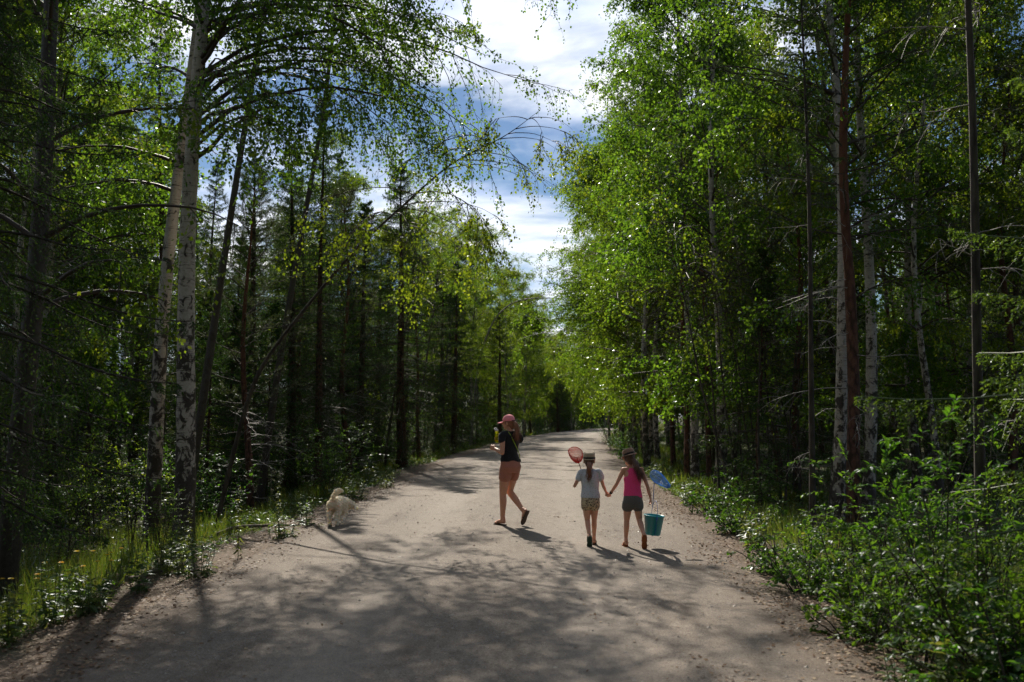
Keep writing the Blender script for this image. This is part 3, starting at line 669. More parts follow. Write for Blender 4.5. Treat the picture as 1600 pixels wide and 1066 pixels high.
s = spruce(34, H=6, r0=.06, cb=.05, Lmax=1.9, ntw=14, per=10, nlen=.08, nwid=.02, dz=.42)
proto('spruce_young', 'spruce', 'tree', 'spruce_tree', s, 'spruce_bark', 'spruce_needle', twigm='dark_bark')
b = birch(26, H=18, r0=.095, lean=(2.6, .2), cb=.57, Lmax=3.7, nb=50, ns=17, nt=9, nl=13, leaf=.078, clump=.24, cs=1.45, off=.04, hang=.7, tj=.8)
proto('birch_tall', 'birch', 'tree', 'birch_tree', (b[0], b[2]), 'birch_bark_old', 'birch_leaf')
# --- trees one can tell apart, left side
pl = place
pl('birch_tall', -6.0, 23.6, 1.0, .1, 'tall birch with a dark bare trunk rising behind the pair on the dog side')
pl('birch_tall', -6.3, 19.2, .98, -.2, 'tall dark trunked birch just behind the old birch pair')
pl('birch_tall', -4.6, 36, .60, .15, 'leafy birch nearest the left verge just beyond the reddish spruce')
pl('birch_tall', -4.3, 43, .65, -.3, 'second leafy birch leaning over the left verge beyond the reddish spruce')
pl('birch_tall', -4.0, 50.5, .70, .4, 'third leafy birch leaning over the left verge toward the bend')
pl('birch_tall', -3.4, 59, .76, -.1, 'fourth leafy birch leaning over the left verge, nearest the bend')
pl('spruce_wide', X_at(455, 30), 30, .95, 1.3, 'dense spruce between the birch pair and the dark spruce')
pl('spruce_wide', X_at(565, 38), 38, .95, 3.3, 'dense spruce behind the bushy pine')
pl('spruce_wide', X_at(690, 53), 53, .92, 5.1, 'last dark spruce before the sunlit leafy trees of the bend')
pl('pine_low', X_at(395, 22.0), 22.0, .80, 1.0, 'grey green pine with bare pale lower branches behind the birch pair')
pl('spruce_slim', X_at(498, 27), 27, .80, .5, 'dark spruce behind the white dog with a black trunk')
pl('pine_low', X_at(548, 31), 31, .95, 2.2, 'bushy pine between the dark spruce and the red barked spruce')
pl('spruce_wide', X_at(628, 34.5), 34.5, .97, 2.0, 'tall spruce with reddish trunk and wide boughs beside the left verge', tilt=(0, R(1.2)))
pl('pine_mid', X_at(655, 41), 41, .72, 4.0, 'thin red stemmed pine just beyond the wide boughed spruce')
pl('spruce_wide', X_at(590, 44), 44, 1.0, 4.4, 'spruce half hidden behind the reddish trunked one')
# right side
pl('birch_high', X_at(1085, 27.5), 27.5, 1.0, .6, 'white birch with a leaning brown pine at its foot, behind the blue net', tilt=(0, R(-1.5)))
pl('pine_mid', X_at(1072, 26.5), 26.5, .68, 1.2, 'slender brown pine leaning left past the white birch', tilt=(0, R(-5.5)))
pl('pine_mid', X_at(1107, 29.5), 29.5, .78, 3.2, 'straight brown stemmed pine just right of the white birch', tilt=(0, R(-1)))
pl('pine_mid', X_at(1052, 36), 36, .80, 5.2, 'reddish pine rising above the straw hat of the girl in pink', tilt=(0, R(-2)))
pl('birch_full', X_at(994, 47), 47, 1.0, .2, 'pale birch trunk closest to the road above the red net, first of the far row', 'x')
pl('birch_slim', X_at(1006, 45), 45, 1.1, 1.2, 'second slim birch trunk of the far row above the girls')
pl('birch_full', X_at(1016, 43), 43, .95, 2.2, 'third birch trunk of the far row above the girls')
pl('birch_high', X_at(1027, 40), 40, .98, 3.2, 'fourth and stoutest birch trunk of the far row above the girls')
pl('birch_full', X_at(1012, 33), 33, .98, .2, 'leafy birch at the right verge in front of the far birch row')
pl('birch_edge', X_at(985, 42), 42, 1.05, 6.0, 'broad leafy birch beside the straight far stretch of the right verge')
pl('birch_edge', X_at(962, 55), 55, .92, .5, 'sunlit birch hanging over the road bend on the right')
pl('birch_edge', X_at(952, 68), 68, .9, 5.8, 'farthest sunlit birch at the right verge where the road bends')
pl('birch_full', X_at(1120, 24), 24, 1.02, 3.9, 'tall leafy birch behind the hedge of thin leaning stems')
pl('pole', X_at(1266, 14.9), 14.9, .85, 2.6, 'thin dark spruce pole standing alone in front of the white birches', zs=1.05, tilt=(0, R(-1)))
pl('birch_high', X_at(1308, 17.6), 17.6, 1.02, 4.6, 'white birch trunk pressed against the left side of the red pine')
pl('birch_slim', X_at(1298, 18.4), 18.4, 1.1, 2.9, 'thinner birch half hidden left of the red pine')
pl('pine_mid', X_at(1330, 17.0), 17.0, 1.0, .9, 'tall red barked pine between two white birch trunks', tilt=(0, R(-1.8)))
pl('birch_high', X_at(1351, 19.4), 19.4, 1.05, 5.9, 'clean white birch trunk standing right of the red pine', tilt=(0, R(.8)))
pl('birch_high', X_at(1450, 30), 30, 1.0, 1.9, 'birch trunk deep in the wood above the sunlit grass patch')
pl('birch_full', X_at(1500, 26), 26, 1.02, 2.7, 'left one of two birches behind the black trunk', tilt=(0, R(-3)))
pl('birch_high', X_at(1516, 27), 27, 1.0, 3.9, 'right one of two birches behind the black trunk')
pl('pole', X_at(1524, 9.7), 9.7, 1.0, 2.4, 'near black bare trunk rising out of the shrubs on the right', tilt=(0, R(-1.2)), dz=-.3)

# --- the wood behind: alike trees, seen as many
rngf = np.random.default_rng(77)
taken = [(o[0].location.x, o[0].location.y) for o in HOLD.values()]
taken = [(o.location.x, o.location.y) for o in COL.objects if o.type == 'EMPTY']
KL = {'spruce_young': 'young spruce', 'birch_full': 'leafy birch', 'birch_high': 'high crowned birch', 'birch_slim': 'slim rough barked birch', 'birch_edge': 'low branched birch', 'spruce_wide': 'broad dark spruce', 'spruce_slim': 'narrow spruce', 'pine_mid': 'tall pine', 'pine_low': 'bushy pine'}
REG = []
LIT = [(-2.8, 15.6), (-2.6, 15.9), (0, 15.4), (1.0, 13.1), (1.6, 12.9)]
HT = {'birch_full': 15.5, 'birch_high': 16.5, 'birch_slim': 14, 'birch_edge': 13, 'spruce_wide': 11.2, 'spruce_slim': 14, 'pine_mid': 13.5, 'pine_low': 9.5, 'spruce_young': 6}
def shades(x, y, h, rad):
    for a, b_ in LIT:
        t = (y - b_) / math.cos(SUN_AZ)
        if t > 0 and abs(a + math.sin(SUN_AZ) * t - x) < rad * (1.7 if a < -2 else 1) and math.tan(SUN_EL) * t < h: return True
    return False
def fill(side, Y0, Y1, e0, e1, step, kinds, where, smin=.85, smax=1.1, maxn=400, cond=None):
    n = 0; Y = Y0
    while Y < Y1:
        e = e0
        while e < e1:
            y = Y + rngf.uniform(-.45, .45) * step; s_ = e + rngf.uniform(-.45, .45) * step
            e += step
            x = float(cx(y)) + side * (float(hw(y)) + s_)
            if abs(x) > .53 * y + 4.0: continue
            if cond and not cond(x, y): continue
            if any((x - a) ** 2 + (y - b_) ** 2 < (step * .5) ** 2 for a, b_ in taken): continue
            k = kinds[int(rngf.integers(len(kinds)))]
            sc = rngf.uniform(smin, smax)
            if shades(x, y, HT[k] * sc - .6, 1.9): k = 'spruce_young'; sc = .9
            if shades(x, y, HT[k] * sc - .3, 1.2): continue
            o_ = place(k, x, y, sc, rngf.uniform(0, 6.28), tilt=(rngf.normal(0, .02), rngf.normal(0, .02)))
            REG.append((o_, KL[k], x, y)); taken.append((x, y)); n += 1
        Y += step
    return n
nf = []
nf.append(fill(-1, 18, 36, 3.4, 13, 2.35, ['spruce_slim', 'pine_low', 'spruce_young', 'spruce_wide', 'spruce_wide'], 'in the dark wood left of the road', .8, 1.08, cond=lambda x, y: -.285 * y < x < -.22 * y + (1.2 if y > 24 else -.6)))
nf.append(fill(-1, 16.5, 40, 3.6, 18, 2.7, ['birch_full', 'spruce_wide', 'birch_slim', 'spruce_slim', 'birch_full'], 'in the leafy wood left of the birch pair', .8, 1.05, cond=lambda x, y: x < -.285 * y))
nf.append(fill(-1, 36, 58, 2.2, 14, 2.8, ['spruce_slim', 'spruce_wide', 'birch_full', 'spruce_wide', 'birch_slim', 'spruce_slim'], 'in the left wood beyond the big spruce', .78, .98))
nf.append(fill(-1, 60, 125, 1.8, 12, 3.9, ['birch_full', 'birch_edge', 'birch_high', 'spruce_wide', 'birch_full'], 'along the far left bend of the road', .74, 1.0))
nf.append(fill(1, 21, 46, 2.4, 17, 2.9, ['birch_full', 'pine_low', 'birch_slim', 'pine_mid', 'spruce_young', 'pine_low', 'birch_full', 'spruce_slim'], 'in the right wood behind the trunks', .9, 1.08))
nf.append(fill(1, 46, 100, 1.9, 12, 3.7, ['birch_full', 'birch_edge', 'birch_high', 'birch_slim'], 'in the far right wood by the bend', .9, 1.1))
nf.append(fill(-1, 125, 190, 1.5, 12, 5.5, ['birch_full', 'birch_edge', 'spruce_wide'], 'at the far end where the road disappears', .62, .85))
nf.append(fill(-1, 15, 70, 15, 30, 3.6, ['spruce_young', 'spruce_slim', 'spruce_young'], 'far inside the left wood', .7, 1.1))
nf.append(fill(1, 24, 75, 17, 36, 3.6, ['spruce_young', 'birch_edge', 'spruce_young'], 'far inside the right wood', .7, 1.1))
nf.append(fill(1, 62, 125, 11, 48, 4.6, ['spruce_young', 'birch_edge', 'spruce_young', 'spruce_wide'], 'x', .8, 1.3))
nf.append(fill(-1, 112, 178, .9, 6.5, 2.9, ['spruce_young', 'birch_edge'], 'x', .6, .9))
print('forest', nf)
# ---------------------------------------------------------------- undergrowth
rngu = np.random.default_rng(303)
def blades(g, X, Y, Ln, Wd, rng, m=0, lean=.45, z0=None):
    Z = terrain(X, Y) - .01 if z0 is None else z0
    C = np.stack([X, Y, Z], -1); D = np.stack([rng.normal(0, lean, len(X)), rng.normal(0, lean, len(X)), np.ones(len(X))], -1)
    Nn = norm(np.stack([rng.normal(0, 1, len(X)), rng.normal(0, 1, len(X)), rng.normal(0, .3, len(X))], -1))
    return rhombs(g, C, D, Nn, Ln, Wd, m, .25)
def zone(n, Y0, Y1, e0, e1, side, rng, pw=1.6, patch=.0, ps=1.1, seed=0, ep=1.0):
    y = Y0 + (Y1 - Y0) * rng.uniform(0, 1, n * 2) ** pw
    e = e0 + (e1 - e0) * rng.uniform(0, 1, n * 2) ** ep
    x = cx(y) + side * (hw(y) + e)
    ok = (np.abs(x) < .56 * y + 2.2) & (wob(x * ps, y * ps, seed) + rng.uniform(-.35, .35, n * 2) > patch)
    return x[ok][:n], y[ok][:n], e[ok][:n]
# verge grass
g = Geo()
for side, e0 in ((-1, .75), (1, .45)):
    x, y, e = zone(17000, 3.0, 24, e0, 4.2, side, rngu, 1.5, -.12, 1.6, 3)
    h = rngu.uniform(.10, .34, len(x)) * np.clip((e - e0) * 1.1 + .3, .3, 1.25); blades(g, x, y, h, .009, rngu)
    x, y, e = zone(9000, 22, 75, e0, 3.8, side, rngu, 1.4, -.25, .9, 3)
    blades(g, x, y, rngu.uniform(.2, .55, len(x)) * np.clip((e - e0) * .9 + .3, .3, 1), .024, rngu)
    x, y, e = zone(2600, 70, 190, e0, 3.5, side, rngu, 1.2, -1, .9, 3)
    blades(g, x, y, rngu.uniform(.3, .9, len(x)), .09, rngu)
x, y, e = zone(3600, 4.5, 14, .5, 3.2, 1, rngu, 1.1, -.3, 1.2, 6); blades(g, x, y, rngu.uniform(.25, .75, len(x)), .008, rngu, 0, .3)
x, y, e = zone(2600, 5, 16, 1.0, 3.2, -1, rngu, 1.1, -.3, 1.2, 6); blades(g, x, y, rngu.uniform(.2, .6, len(x)), .008, rngu, 0, .3)
g.build('verge_grass', M['grass'], smooth=False, kind='stuff')['label'] = 'tufted grass growing along both sides of the road'
# low grass and berry plants on the forest floor
g = Geo()
for side in (-1, 1):
    x, y, e = zone(15000, 6, 60, 3.6, 22, side, rngu, 1.35, -.25, .55, 8)
    blades(g, x, y, rngu.uniform(.12, .40, len(x)), .016, rngu)
    x, y, e = zone(11000, 6, 50, 3.0, 20, side, rngu, 1.35, -.15, .8, 5)
    C = np.stack([x, y, terrain(x, y) + rngu.uniform(.02, .28, len(x))], -1)
    rhombs(g, C, rngu.normal(0, 1, C.shape) * [1, 1, .4], norm(rngu.normal(0, .5, C.shape) + [0, 0, 1]), rngu.uniform(.035, .075, len(x)), rngu.uniform(.02, .045, len(x)), 1)
g.build('forest_floor_plants', [M['grass'], M['herb']], smooth=False, kind='stuff')['label'] = 'low grass and berry plants covering the forest floor'
# small leafy weeds near the road edge
g = Geo()
for side, n, e0, e1 in ((-1, 900, .55, 3.2), (1, 1500, .35, 3.6)):
    x, y, e = zone(n, 3.5, 40, e0, e1, side, rngu, 1.5, -.1, 1.4, 11)
    for a, b_, ee in zip(x, y, e):
        hgt = rngu.uniform(.06, .30) * min(1, .35 + ee * .5); k = 9 if b_ < 18 else 6
        t = rngu.uniform(.1, 1, k); an = rngu.uniform(0, 6.28, k)
        zz = tz(a, b_); C = np.stack([a + np.cos(an) * .02, b_ + np.sin(an) * .02, zz + hgt * t], -1)
        D = np.stack([np.cos(an), np.sin(an), rngu.uniform(-.1, .7, k)], -1)
        rhombs(g, C, D, np.array([[0, 0, 1.0]]).repeat(k, 0) + rngu.normal(0, .3, (k, 3)), rngu.uniform(.05, .11, k) * (1 if b_ < 20 else 1.5), rngu.uniform(.022, .05, k) * (1 if b_ < 20 else 1.4), 0, .15)
g.build('verge_weeds', M['herb'], smooth=False, kind='stuff')['label'] = 'small leafy weeds along the edges of the road'
# leaf litter on the shoulders, stray leaves on the road
g = Geo()
def flat_bits(x, y, z, size, m=0, up=.35):
    n = len(x); C = np.stack([x, y, z], -1); D = np.stack([rngu.normal(0, 1, n), rngu.normal(0, 1, n), rngu.normal(0, .12, n)], -1)
    rhombs(g, C, D, norm(np.stack([rngu.normal(0, up, n), rngu.normal(0, up, n), np.ones(n)], -1)), size, size * .7, m)
for side in (-1, 1):
    x, y, e = zone(19000, 3, 26, -.45, 2.2, side, rngu, 1.5, -.45, 1.2, 2)
    z = np.maximum(terrain(x, y), np.where(e < .1, .004, -9)) + rngu.uniform(.006, .02, len(x)); flat_bits(x, y, z, rngu.uniform(.018, .05, len(x)))
y = rngu.uniform(3.5, 30, 1500); s_ = rngu.normal(0, 1, len(y)); s_ = np.sign(s_) * np.clip(np.abs(s_) ** .5, 0, 1.35) * 2.15; ok = (wob(s_ * 2, y * 1.3, 9) > -.1) & (np.abs(s_) < 2.9); y = y[ok]; s_ = s_[ok]
y2 = 4.5 + 13 * rngu.uniform(0, 1, 9000) ** 1.2; s2 = rngu.uniform(.7, 3.0, 9000) * np.where(rngu.uniform(0, 1, 9000) < .75, 1, -1); ok = wob(s2 * 3.1, y2 * 2.2, 4) + wob(s2 * 9, y2 * 7, 2) * .6 + rngu.uniform(-.25, .25, 9000) > .72 - .22 * (np.abs(s2) - 1.5)
y = np.concatenate([y, y2[ok]]); s_ = np.concatenate([s_, s2[ok]]); x = cx(y) + s_
z = np.array([roadz(a, b_) for a, b_ in zip(x, y)]) + .008; flat_bits(x, y, z, rngu.uniform(.015, .045, len(x)), 0, .25)
g.build('fallen_leaves', M['dead_leaf'], smooth=False, kind='stuff')['label'] = 'dry fallen leaves and bark crumbs on the gravel and shoulders'
# pebbles
M['pebble'] = plain('pebble', (.26, .23, .19), .5, .5, 3, .2, spec=.5)
g = Geo(); n = 3800
y = 3.2 + 26 * rngu.uniform(0, 1, n) ** 1.5; s_ = rngu.uniform(-2.95, 2.95, n); x = cx(y) + s_; r = rngu.gamma(2, .0026, n) + .003
z = np.array([roadz(a, b_) for a, b_ in zip(x, y)]); O = np.array([[1, 0, 0], [0, 1, 0], [-1, 0, 0], [0, -1, 0], [0, 0, 1], [0, 0, -1]], float)
sc = np.stack([r * rngu.uniform(.8, 1.5, n), r * rngu.uniform(.8, 1.5, n), r * rngu.uniform(.5, .9, n)], -1)
an = rngu.uniform(0, 6.28, n); V = O[None] * sc[:, None]; V = np.stack([V[..., 0] * np.cos(an)[:, None] - V[..., 1] * np.sin(an)[:, None], V[..., 0] * np.sin(an)[:, None] + V[..., 1] * np.cos(an)[:, None], V[..., 2]], -1) + np.stack([x, y, z], -1)[:, None]
F = np.array([[0, 1, 4], [1, 2, 4], [2, 3, 4], [3, 0, 4], [1, 0, 5], [2, 1, 5], [3, 2, 5], [0, 3, 5]]); g.add(V.reshape(-1, 3), (np.arange(n)[:, None, None] * 6 + F).reshape(-1, 3))
g.build('pebbles', M['pebble'], smooth=False, kind='stuff')['label'] = 'loose pebbles scattered on the gravel road'

# ---- shrubs, saplings and tall herbs
def shrub(seed, H=2.0, nst=7, spread=.9, leaf=.075, lw=.5, nl=12, nsd=9, up=.9, six=True, stemr=.009, cond=None):
    rng = np.random.default_rng(seed); an = rng.uniform(0, 6.28, nst)
    A = np.stack([np.cos(an) * .08, np.sin(an) * .08, np.full(nst, -.08)], -1)
    D = np.stack([np.cos(an) * spread * rng.uniform(.2, 1, nst), np.sin(an) * spread * rng.uniform(.2, 1, nst), np.full(nst, 1.6)], -1)
    B = grow(A, D, H * rng.uniform(.6, 1.1, nst), 8, .45, rng, .2)
    sg = Geo(); tubes(sg, B, np.full((nst, 1), stemr) * np.linspace(1, .35, 8)[None], 5)
    t = rng.uniform(.18, 1, (nst, nsd)); Q, T = batch_at(B, t)
    Ds = T * .5 + norm(rng.normal(0, 1, T.shape) * [1, 1, .35]) * 1.0
    S = grow(Q.reshape(-1, 3), Ds.reshape(-1, 3), (H * .30 * (1.15 - t * .6) * rng.uniform(.5, 1.1, t.shape)).ravel(), 5, .35, rng, .25)
    tubes(sg, S, np.full((len(S), 1), stemr * .4) * np.linspace(1, .4, 5)[None], 3)
    t = np.linspace(.15, 1, nl)[None].repeat(len(S), 0) + rng.uniform(-.03, .03, (len(S), nl)); C, TT = batch_at(S, t)
    sd = np.where(np.arange(nl) % 2 == 0, 1, -1)[None] * rng.uniform(.7, 1.2, t.shape); upv = np.zeros_like(TT); upv[..., 2] = 1
    Dl = (rot_about(TT, upv, sd) + rng.normal(0, .25, TT.shape) + [0, 0, -.12]).reshape(-1, 3); C = C.reshape(-1, 3)
    nn = norm(rng.normal(0, .35, C.shape) + [0, 0, 1]); sz = leaf * rng.uniform(.55, 1.2, len(C)); C = C + norm(Dl) * .01
    lg = Geo(); (leaves6 if six else rhombs)(lg, C, Dl, nn, sz, sz * lw)
    return sg, lg
def herb(seed, H=.8, leaf=.10, lw=.26, n=46, droop=-.35, nst=1, spread=.1):
    rng = np.random.default_rng(seed); sg = Geo(); lg = Geo()
    for q in range(nst):
        a = rng.uniform(0, 6.28); rr = spread * rng.uniform(.2, 1) if nst > 1 else 0; h = H * rng.uniform(.7, 1.05)
        P = np.stack([rr * math.cos(a) + np.linspace(0, 1, 7) * rr * .8 * math.cos(a) + rng.normal(0, .008, 7), rr * math.sin(a) + np.linspace(0, 1, 7) * rr * .8 * math.sin(a) + rng.normal(0, .008, 7), np.linspace(-.05, h, 7)], -1)
        tubes(sg, P, np.linspace(.006, .002, 7), 5)
        t = np.sort(rng.uniform(.08, 1, n)); C = line_at(P, t); an = np.arange(n) * 2.4 + rng.normal(0, .3, n)
        el = np.interp(t, [0, .8, 1], [droop, droop * .4 + .1, 1.0]) + rng.normal(0, .2, n); D = np.stack([np.cos(an) * np.cos(el), np.sin(an) * np.cos(el), np.sin(el)], -1)
        sz = leaf * np.interp(t, [0, .3, .9, 1], [.8, 1.1, .6, .35]) * rng.uniform(.8, 1.2, n)
        leaves6(lg, C, D, norm(np.array([[0, 0, 1.0]]) + rng.normal(0, .3, (n, 3))), sz, sz * lw, 0, .12, .2)
    return sg, lg
HOLDP = {}
def pproto(key, name, cat, parts, sm='dark_bark', lm='bush_leaf'):
    t = empty(name); tag(t, cat, cat); parts[0].build('stem', M[sm], t); parts[1].build('foliage', M[lm], t, smooth=False); HOLDP[key] = [t, False]
def plantp(key, x, y, sc=1.0, rz=0.0, label=None, group=None, z=None):
    t, used = HOLDP[key]; o = t if not used else copy_tree(t); HOLDP[key][1] = True
    o.location = (x, y, tz(x, y) if z is None else z); o.rotation_euler = (0, 0, rz); o.scale = (sc,) * 3
    if label: o['label'] = label
    if group: o['group'] = group
    elif 'group' in o: del o['group']
    return o
pproto('tall', 'shrub', 'shrub', shrub(71, 2.1, 10, .75, .072, .50, 13, 13))
pproto('mid', 'shrub', 'shrub', shrub(72, 1.25, 11, 1.0, .058, .55, 12, 10))
pproto('low', 'shrub', 'shrub', shrub(73, .75, 13, 1.3, .062, .72, 9, 7))
pproto('sap', 'birch_sapling', 'sapling', shrub(74, 2.6, 6, .45, .050, .8, 13, 17, six=False, stemr=.012), lm='birch_leaf')
pproto('bushy', 'bush', 'bush', shrub(75, 2.0, 16, .9, .065, .6, 11, 14, six=False))
pproto('mugwort', 'tall_weed', 'weed', herb(76, .85, .085, .30, 70), 'stem', 'herb')
pproto('clump', 'weed_clump', 'weed', herb(77, .42, .10, .34, 22, -.1, 9, .14), 'stem', 'herb')
pproto('nettle', 'leafy_weed', 'weed', herb(78, .62, .12, .42, 26, .05, 6, .12), 'stem', 'herb')
pproto('fireweed', 'fireweed', 'weed', herb(79, 1.1, .12, .16, 50, .3, 7, .22), 'stem', 'herb')
# right foreground thicket
pp = plantp
pp('tall', X_at(1465, 7.9), 7.9, .90, .3, 'tallest leafy shrub on the right, sunlit in front of the black trunk')
pp('tall', X_at(1390, 9.3), 9.3, .82, 2.0, 'leafy shrub left of the tallest one, reaching the pine foot')
pp('mid', X_at(1345, 8.6), 8.6, 1.0, 1.1, 'bright mid height shrub at the road edge under the red pine')
pp('tall', X_at(1560, 8.2), 8.2, .80, 4.0, 'shady shrub behind the black trunk at the right edge')
pp('mid', X_at(1520, 6.9), 6.9, 1.05, 5.1, 'dark leaved shrub at the foot of the black trunk')
pp('mid', X_at(1425, 7.1), 7.1, .85, 3.3, 'shrub spilling toward the road below the tallest shrub')
pp('low', X_at(1255, 9.9), 9.9, .95, .4, 'low light green bush brightest in the sun at the right road edge')
pp('low', X_at(1215, 11.2), 11.2, .85, 2.4, 'small low bush farther up the road from the bright low one')
pp('low', X_at(1330, 7.9), 7.9, .85, 4.4, 'low bush nearest the gravel at the right curve of the shoulder')
pp('mid', X_at(1300, 10.6), 10.6, .85, 2.9, 'shrub hiding the foot of the thin dark pole')
pp('low', X_at(1590, 5.9), 5.9, 1.15, 1.4, 'low bush cut by the bottom right corner')
pp('nettle', X_at(1480, 5.9), 5.9, .85, 1.0, 'broad leaved weed with a long stalk near the bottom right corner')
pp('nettle', X_at(1400, 6.3), 6.3, .62, 4.1, 'small dark weed at the bottom right road edge')
pp('mid', X_at(1570, 6.5), 6.5, .70, 2.2, 'shaded shrub under the green spruce boughs')
pp('bushy', X_at(1170, 19), 19, .62, 1, 'low bush in front of the thicket of leaning stems')
pp('low', X_at(1110, 18), 18, 1.1, 5, 'bright low bush behind the teal bucket')
pp('low', X_at(1150, 15), 15, 1.0, 3, 'low bush at the right road edge beyond the bucket')
pp('clump', X_at(1075, 19.5), 19.5, 1.3, 3, 'sunny weed clump behind the blue net')
pp('bushy', X_at(985, 33), 33, .65, 3, 'bright bush at the right verge above the red net')
pp('bushy', X_at(968, 41), 41, .75, 1.5, 'next bright bush along the right verge beyond the red net')
pp('bushy', X_at(955, 52), 52, .85, 4.5, 'farthest bright bush at the right verge before the bend')
OR2 = 'nearest second third fourth fifth sixth seventh eighth ninth tenth eleventh twelfth'.split()
for i, Y in enumerate([6.9, 7.7, 8.8, 10.5, 12.2, 13.6, 15.8, 17.4, 20.5, 23, 26, 29.5]):
    x = float(cx(Y)) + float(hw(Y)) + .75 + .35 * math.sin(i * 2.3)
    pp(('low', 'nettle', 'clump')[i % 3], x, Y, (.8, .85, 1.25)[i % 3], i * 1.9, OR2[i] + ' of the small plants hugging the right road edge, counted from the camera', 'small plants along the right road edge')
for i, Y in enumerate([7.0, 8.4, 9.9, 11.5, 13.3, 16.8, 18.6, 21.8, 25, 29]):
    x = float(cx(Y)) - float(hw(Y)) - 1.0 - .4 * math.sin(i * 1.7)
    pp(('clump', 'nettle', 'low')[i % 3], x, Y, (1.1, .75, .6)[i % 3], i * 1.3, OR2[i] + ' of the small plants hugging the left road edge, counted from the camera', 'small plants along the left road edge')
# left verge
pp('mugwort', X_at(376, 12.3), 12.3, .95, 0, 'tall single weed with drooping leaves nearest the road on the left')
pp('mugwort', X_at(438, 14.6), 14.6, .98, 2, 'tall pointed weed rising from the grass clump left of the dog')
pp('mugwort', X_at(425, 14.9), 14.9, .62, 4, 'shorter weed beside the tall pointed one')
pp('clump', X_at(450, 14.2), 14.2, 1.0, 1, 'dense weed clump at the foot of the tall pointed weed')
pp('nettle', X_at(482, 15.6), 15.6, .68, 2.2, 'bright broad leaved weed just left of the white dog')
pp('clump', X_at(505, 15.3), 15.3, .35, .6, 'tiny weed at the heels of the dog')
pp('mugwort', X_at(300, 12.6), 12.6, .8, 5, 'weed in the shade below the birch pair')
pp('sap', X_at(262, 12.0), 12.0, .45, 5, 'small sapling with lit leaves before the slimmer birch of the pair')
pp('clump', X_at(318, 10.9), 10.9, 1.0, 2, 'weed clump on the litter below the single tall weed')
pp('nettle', X_at(225, 10.2), 10.2, .75, .3, 'leafy weed on the left shoulder under the yellow flowers')
pp('clump', X_at(150, 9.3), 9.3, 1.15, 1.3, 'grey green weed clump on the left shoulder')
pp('nettle', X_at(90, 8.9), 8.9, .95, 3.6, 'pale leafy weed beside the yellow flowers at the far left')
pp('nettle', X_at(25, 8.1), 8.1, .8, 2.6, 'pale blurry weed at the left border of the picture')
pp('clump', X_at(605, 24), 24, 1.0, 2.6, 'small round weed alone on the left shoulder behind the dog')
pp('clump', X_at(560, 20.5), 20.5, 1.3, .6, 'weed clump between dog and reddish trunk')
pp('nettle', X_at(578, 26), 26, 1.0, 1.6, 'leafy weed near the foot of the reddish trunk')
pp('fireweed', X_at(668, 36), 36, .8, 1.6, 'green fireweed stand just beyond the reddish trunk')
pp('fireweed', X_at(700, 44), 44, 1.2, 4.6, 'fireweed stand with faint pink tops along the left verge')
pp('bushy', X_at(520, 22.5), 22.5, .9, 2, 'dark bush behind the dog in the shade')
pp('sap', X_at(205, 15.5), 15.5, .9, 2, 'lit sapling in the gap left of the birch pair')
pp('sap', X_at(100, 14.5), 14.5, .8, 3, 'sapling catching light right of the far left birch')
pp('sap', X_at(150, 17.5), 17.5, 1.0, 1, 'taller sapling deep in the gap left of the birch pair')
# pink fireweed tops
# yellow flowers
ORD = 'first second third fourth fifth sixth seventh eighth ninth tenth eleventh twelfth thirteenth fourteenth fifteenth sixteenth seventeenth eighteenth nineteenth twentieth twenty-first twenty-second twenty-third twenty-fourth twenty-fifth twenty-sixth twenty-seventh twenty-eighth'.split()
fl = empty('yellow_flower'); tag(fl, 'yellow flower', 'flower')
q = Geo(); tubes(q, np.array([[0, 0, -.05], [.01, 0, .15], [.0, .01, .34], [.012, 0, .5]]), np.array([.0025, .002, .0018, .0015]), 4); q.build('stem', M['stem'], fl)
q = Geo(); an = np.arange(14) * 6.283 / 14; D = np.stack([np.cos(an), np.sin(an), np.full(14, .25)], -1); C = np.array([[.012, 0, .5]]) + D * .004
rhombs(q, C, D, np.array([[0, 0, 1.0]]).repeat(14, 0), .024, .010, 0, .1); rhombs(q, C + [0, 0, .003], D * [1, 1, 3], D, .016, .008); q.build('flower_head', M['yellow'], fl, smooth=False)
fpx = [(68, 880, 9.6), (95, 880, 9.7), (20, 905, 9.0), (120, 862, 10.1), (150, 878, 9.9), (168, 868, 10.2), (176, 876, 10.0), (188, 857, 10.6), (143, 862, 10.4), (60, 905, 9.1), (5, 905, 9.2), (56, 898, 9.4), (313, 800, 13.0), (175, 864, 10.8), (130, 885, 9.6), (280, 870, 11.6)]
for i, (a, b_, Y) in enumerate(fpx):
    o = fl if i == 0 else copy_tree(fl); p_ = at(a, b_, Y); k_ = (p_.z - tz(p_.x, p_.y)) / .5; o.location = (p_.x, p_.y, tz(p_.x, p_.y)); o.scale = (1.25, 1.25, max(k_, .4)); o.rotation_euler = (0, 0, i * 1.7)
    o['label'] = 'small yellow flower, ' + ORD[sorted(v_[0] for v_ in fpx).index(a)] + ' from the left in the grass of the left verge'; o['group'] = 'yellow flowers on the left verge'
